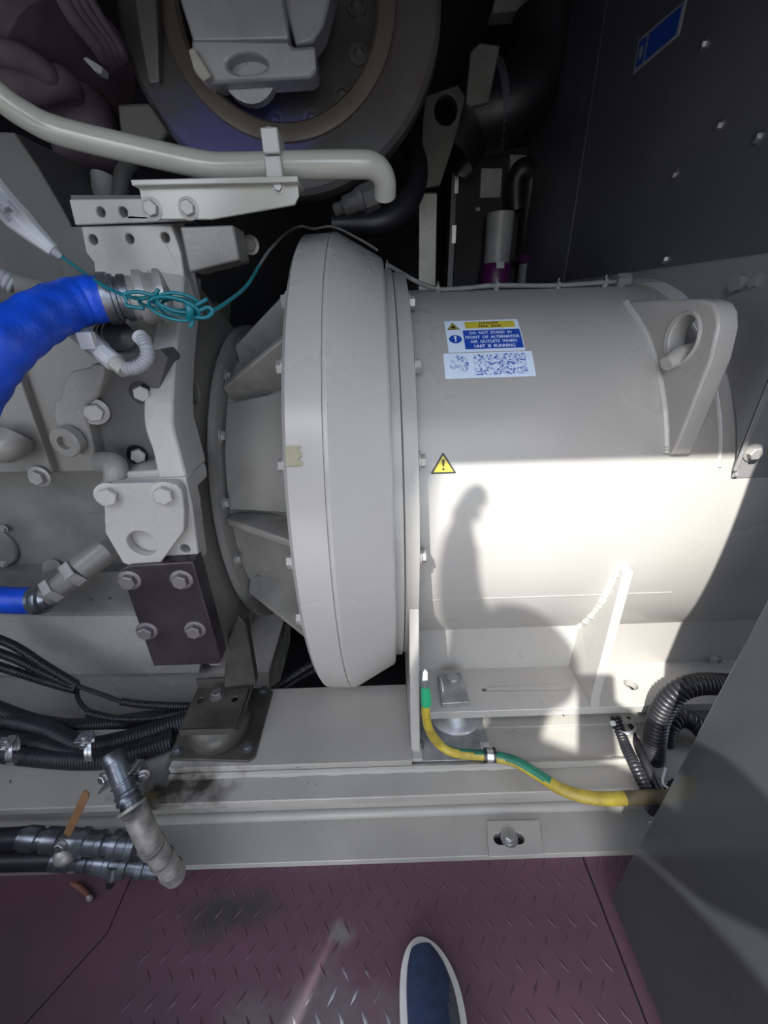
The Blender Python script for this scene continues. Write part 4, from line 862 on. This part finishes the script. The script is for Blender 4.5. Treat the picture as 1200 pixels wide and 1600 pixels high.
# ================================================================== PERSON (behind the camera, unseen body posed and thickened to cast shade; only the right shoe is in the picture)
T = atZ(653, 1468, .012); Cc = atZ(672, 1600, .012)
L0, R0_ = atZ(622, 1597, .02), atZ(727, 1597, .02); HW = (R0_-L0).length/2
back = (V((L0.x+R0_.x, L0.y+R0_.y, 0))/2-V((T.x, T.y, 0))); back.normalize(); side = V((-back.y, back.x, 0))  # side points to +x
if side.x < 0: side = -side
T = V((T.x, T.y, 0))
pe = thing('person', 'standing person seen only by the toe of a navy canvas slip-on shoe with white sole', 'person', T+back*.2)
def hw(s_):
    if s_ < .105: return HW*max(0, 1-(1-s_/.105)**2.5)**.52
    if s_ < .20: return HW*(1-.16*(s_-.105)/.095)
    return HW*.84*math.sqrt(max(0, 1-((s_-.20)/.085)**2.6))
def cen(s_): return .004*math.sin(min(s_, .12)/.12*math.pi)
ss = [.285*(.5-.5*math.cos(math.pi*i/40)) for i in range(41)]
def outline(inset, z):
    l = [T+back*(s_+inset*(1-2*s_/.285))+side*(cen(s_)-max(hw(s_)-inset, .0005))+V((0, 0, z)) for s_ in ss]
    r = [T+back*(s_+inset*(1-2*s_/.285))+side*(cen(s_)+max(hw(s_)-inset, .0005))+V((0, 0, z)) for s_ in reversed(ss)]
    return l+r[1:-1]
sole = MB(); rings = [outline(.006, .0015), outline(.001, .004), outline(0., .022), outline(.001, .028), outline(.007, .0305)]
n_ = len(rings[0]); sole.v = [p for r in rings for p in r]
for j in range(4):
    for i in range(n_): sole.f.append([j*n_+i, j*n_+(i+1) % n_, (j+1)*n_+(i+1) % n_, (j+1)*n_+i]); sole.m.append(0)
h_ = n_//2
for j, rv in ((0, 0), (4, 1)):
    for i in range(1, h_):
        f = [j*n_+i, j*n_+i+1, j*n_+(n_-i-1), j*n_+(n_-i) % n_]; sole.f.append(f); sole.m.append(0)
shoe = MB(); nu = 22
def top_h(s_): return .016+.052*min(1, s_/.16)**.75 if s_ < .16 else .068+.02*min(1, (s_-.16)/.1)
shoe.v = []
rows = [s_ for s_ in ss if .0155 < s_ < .275]
for s_ in rows:
    for j in range(nu+1):
        t = math.pi*j/nu; k = max(hw(s_)-.0115, .001)
        shoe.v.append(T+back*s_+side*(cen(s_)-k*math.cos(t))+V((0, 0, .027+top_h(s_)*math.sin(t)**.75)))
for i in range(len(rows)-1):
    for j in range(nu):
        if .16 < rows[i] < .25 and 5 < j < 16: continue
        shoe.f.append([i*(nu+1)+j, i*(nu+1)+j+1, (i+1)*(nu+1)+j+1, (i+1)*(nu+1)+j])
        lim = 14.5+(5.0*abs(rows[i]-.095)/.055)**1.2*.6
        shoe.m.append(1 if (.035 < rows[i] < .125 and j >= lim) else 0)
so_ = shoe.build('shoe', [navy, navyside], pe, sharp=70)
sole.build('sole', solewhite, so_, sharp=50)
q = T+back*.142+V((0, 0, .027+.066)); MB().tube(crs([q-side*.018+V((0, 0, -.006)), q+V((0, 0, .001)), q+side*.018+V((0, 0, -.006))], 5), .004, 8).build('tongue_trim', solewhite, so_)
an = T+back*.235+V((0, 0, .09))
J = {'ankR': (an, .042), 'shinR': (an+V((-.02, -.04, .20)), .055), 'kneR': (an+V((-.07, -.10, .40)), .060), 'thR': (V((-.17, -.30, .66)), .078), 'hipR': (V((-.27, -.46, .84)), .09), 'pel': (V((-.43, -.49, .92)), .15),
     'hipL': (V((-.54, -.50, .86)), .10), 'thL': (V((-.53, -.50, .64)), .085), 'kneL': (V((-.58, -.47, .46)), .068), 'shinL': (V((-.60, -.49, .26)), .06), 'ankL': (V((-.62, -.52, .09)), .045), 'toeL': (V((-.62, -.39, .05)), .036),
     'wai': (V((-.45, -.46, 1.02)), .165), 'che': (V((-.43, -.41, 1.14)), .16), 'nec': (V((-.36, -.34, 1.25)), .06), 'neckt': (V((-.32, -.31, 1.29)), .055), 'hea': (V((-.31, -.26, 1.34)), .082), 'cro': (V((-.31, -.25, 1.40)), .07),
     'shL': (V((-.62, -.38, 1.18)), .06), 'elL': (V((-.415, -.27, 1.29)), .070), 'wrL': (V((-.376, -.17, 1.49)), .030),
     'shR': (V((-.17, -.39, 1.18)), .06), 'elR': (V((.04, -.30, 1.00)), .045), 'wrR': (V((.13, -.10, .955)), .03)}
E = [('pel', 'hipR'), ('hipR', 'thR'), ('thR', 'kneR'), ('kneR', 'shinR'), ('shinR', 'ankR'), ('pel', 'hipL'), ('hipL', 'thL'), ('thL', 'kneL'), ('kneL', 'shinL'), ('shinL', 'ankL'), ('ankL', 'toeL'), ('pel', 'wai'), ('wai', 'che'), ('che', 'nec'), ('nec', 'neckt'), ('neckt', 'hea'), ('hea', 'cro'),
     ('che', 'shL'), ('shL', 'elL'), ('elL', 'wrL'), ('che', 'shR'), ('shR', 'elR'), ('elR', 'wrR')]
def hand(pfx, wr, fwd_, nrm, curl):
    fwd_, nrm = V(fwd_).normalized(), V(nrm).normalized(); sd = fwd_.cross(nrm)
    pm = J[wr][0]+fwd_*.045; J[pfx+'pm'] = (pm, .024); E.append((wr, pfx+'pm'))
    for k, (o_, L_) in enumerate(((-.030, .058), (-.010, .070), (.010, .066), (.030, .05))):
        a = J[wr][0]+fwd_*.088+sd*o_; b2 = a+fwd_*L_*.5+nrm*L_*curl*.3; c2 = b2+fwd_*L_*.25+nrm*L_*curl*.6
        for nm, p, r in ((f'{pfx}{k}a', a, .0105), (f'{pfx}{k}b', b2, .0092), (f'{pfx}{k}c', c2, .0080)): J[nm] = (p, r)
        E.extend([(pfx+'pm', f'{pfx}{k}a'), (f'{pfx}{k}a', f'{pfx}{k}b'), (f'{pfx}{k}b', f'{pfx}{k}c')])
    a = J[wr][0]+fwd_*.05-sd*.038+nrm*.01; b2 = a+fwd_*.035-sd*.012+nrm*.015
    J[pfx+'t1'] = (a, .0115); J[pfx+'t2'] = (b2, .0095); E.extend([(pfx+'pm', pfx+'t1'), (pfx+'t1', pfx+'t2')])
hand('L', 'wrL', (.02, .06, 1), (.82, -.57, 0), .5); hand('R', 'wrR', (-1, .55, 0), (0, .2, 1), .9)
names = list(J); me = bpy.data.meshes.new('body'); org = W[pe.name]
me.from_pydata([J[k][0]-org for k in names], [(names.index(a), names.index(b)) for a, b in E], [])
bo = bpy.data.objects.new('body', me); COL.objects.link(bo)
sk = bo.modifiers.new('skin', 'SKIN'); sk.use_smooth_shade = True
ly = me.skin_vertices[0].data
for i, k in enumerate(names): ly[i].radius = (J[k][1],)*2; ly[i].use_root = (k == 'pel')
sb = bo.modifiers.new('sub', 'SUBSURF'); sb.levels = 1; sb.render_levels = 1
bpy.context.view_layer.update()
m2 = bpy.data.meshes.new_from_object(bo.evaluated_get(bpy.context.evaluated_depsgraph_get())); m2.name = 'body'
bpy.data.objects.remove(bo)
bo = bpy.data.objects.new('body', m2); COL.objects.link(bo); bo.parent = pe; W[bo.name] = org
m2.materials.clear(); m2.materials.append(cloth); m2.materials.append(skin)
wl, wr_ = J['wrL'][0]-org, J['wrR'][0]-org; nk = J['nec'][0]-org
for p in m2.polygons:
    c = p.center; p.use_smooth = True
    p.material_index = 1 if (c-wl).dot(J['wrL'][0]-J['elL'][0]) > 0 and (c-wl).length < .3 or ((c-wr_).length < .17 and c.x < wr_.x and abs(c.z-wr_.z) < .1) or c.z > nk.z+.03 and abs(c.x-nk.x) < .14 else 0
hc_ = J['hea'][0]
MB().ball((-.27, -.62, 1.06), (.235, .15, .24), seg=24).build('shade_blob', cloth, pe)  # unseen blob added behind the hips to shade floor and door bottom
MB().ball(hc_+V((0, -.015, .05)), (.092, .10, .085), seg=24).build('hair', lblack, pe)
MB().ball(hc_+V((0, .085, .0)), (.012, .018, .02)).build('nose', skin, pe)
for s_ in (-1, 1):
    MB().ball(hc_+V((.032*s_, .074, .022)), (.012, .008, .007)).build('eye', whiteplastic, pe)
    MB().ball(hc_+V((.088*s_, .0, .005)), (.010, .018, .03)).build('ear', skin, pe)
MB().ball(hc_+V((0, .078, -.042)), (.022, .008, .006)).build('mouth', rust, pe)
# the phone in the right hand, just behind the lens
ph = thing('phone', 'dark phone held in the right hand of the standing person, out of view', 'phone', CAM+V((.035, -.02, -.09)))
f0 = CAM-FWD*.006+UC*.012-RC*.012
MB().plate([f0, f0+RC*.074, f0+RC*.074-UC*.155, f0-UC*.155], -FWD*.008).build('phone_body', lblack, ph, bevel=.003)
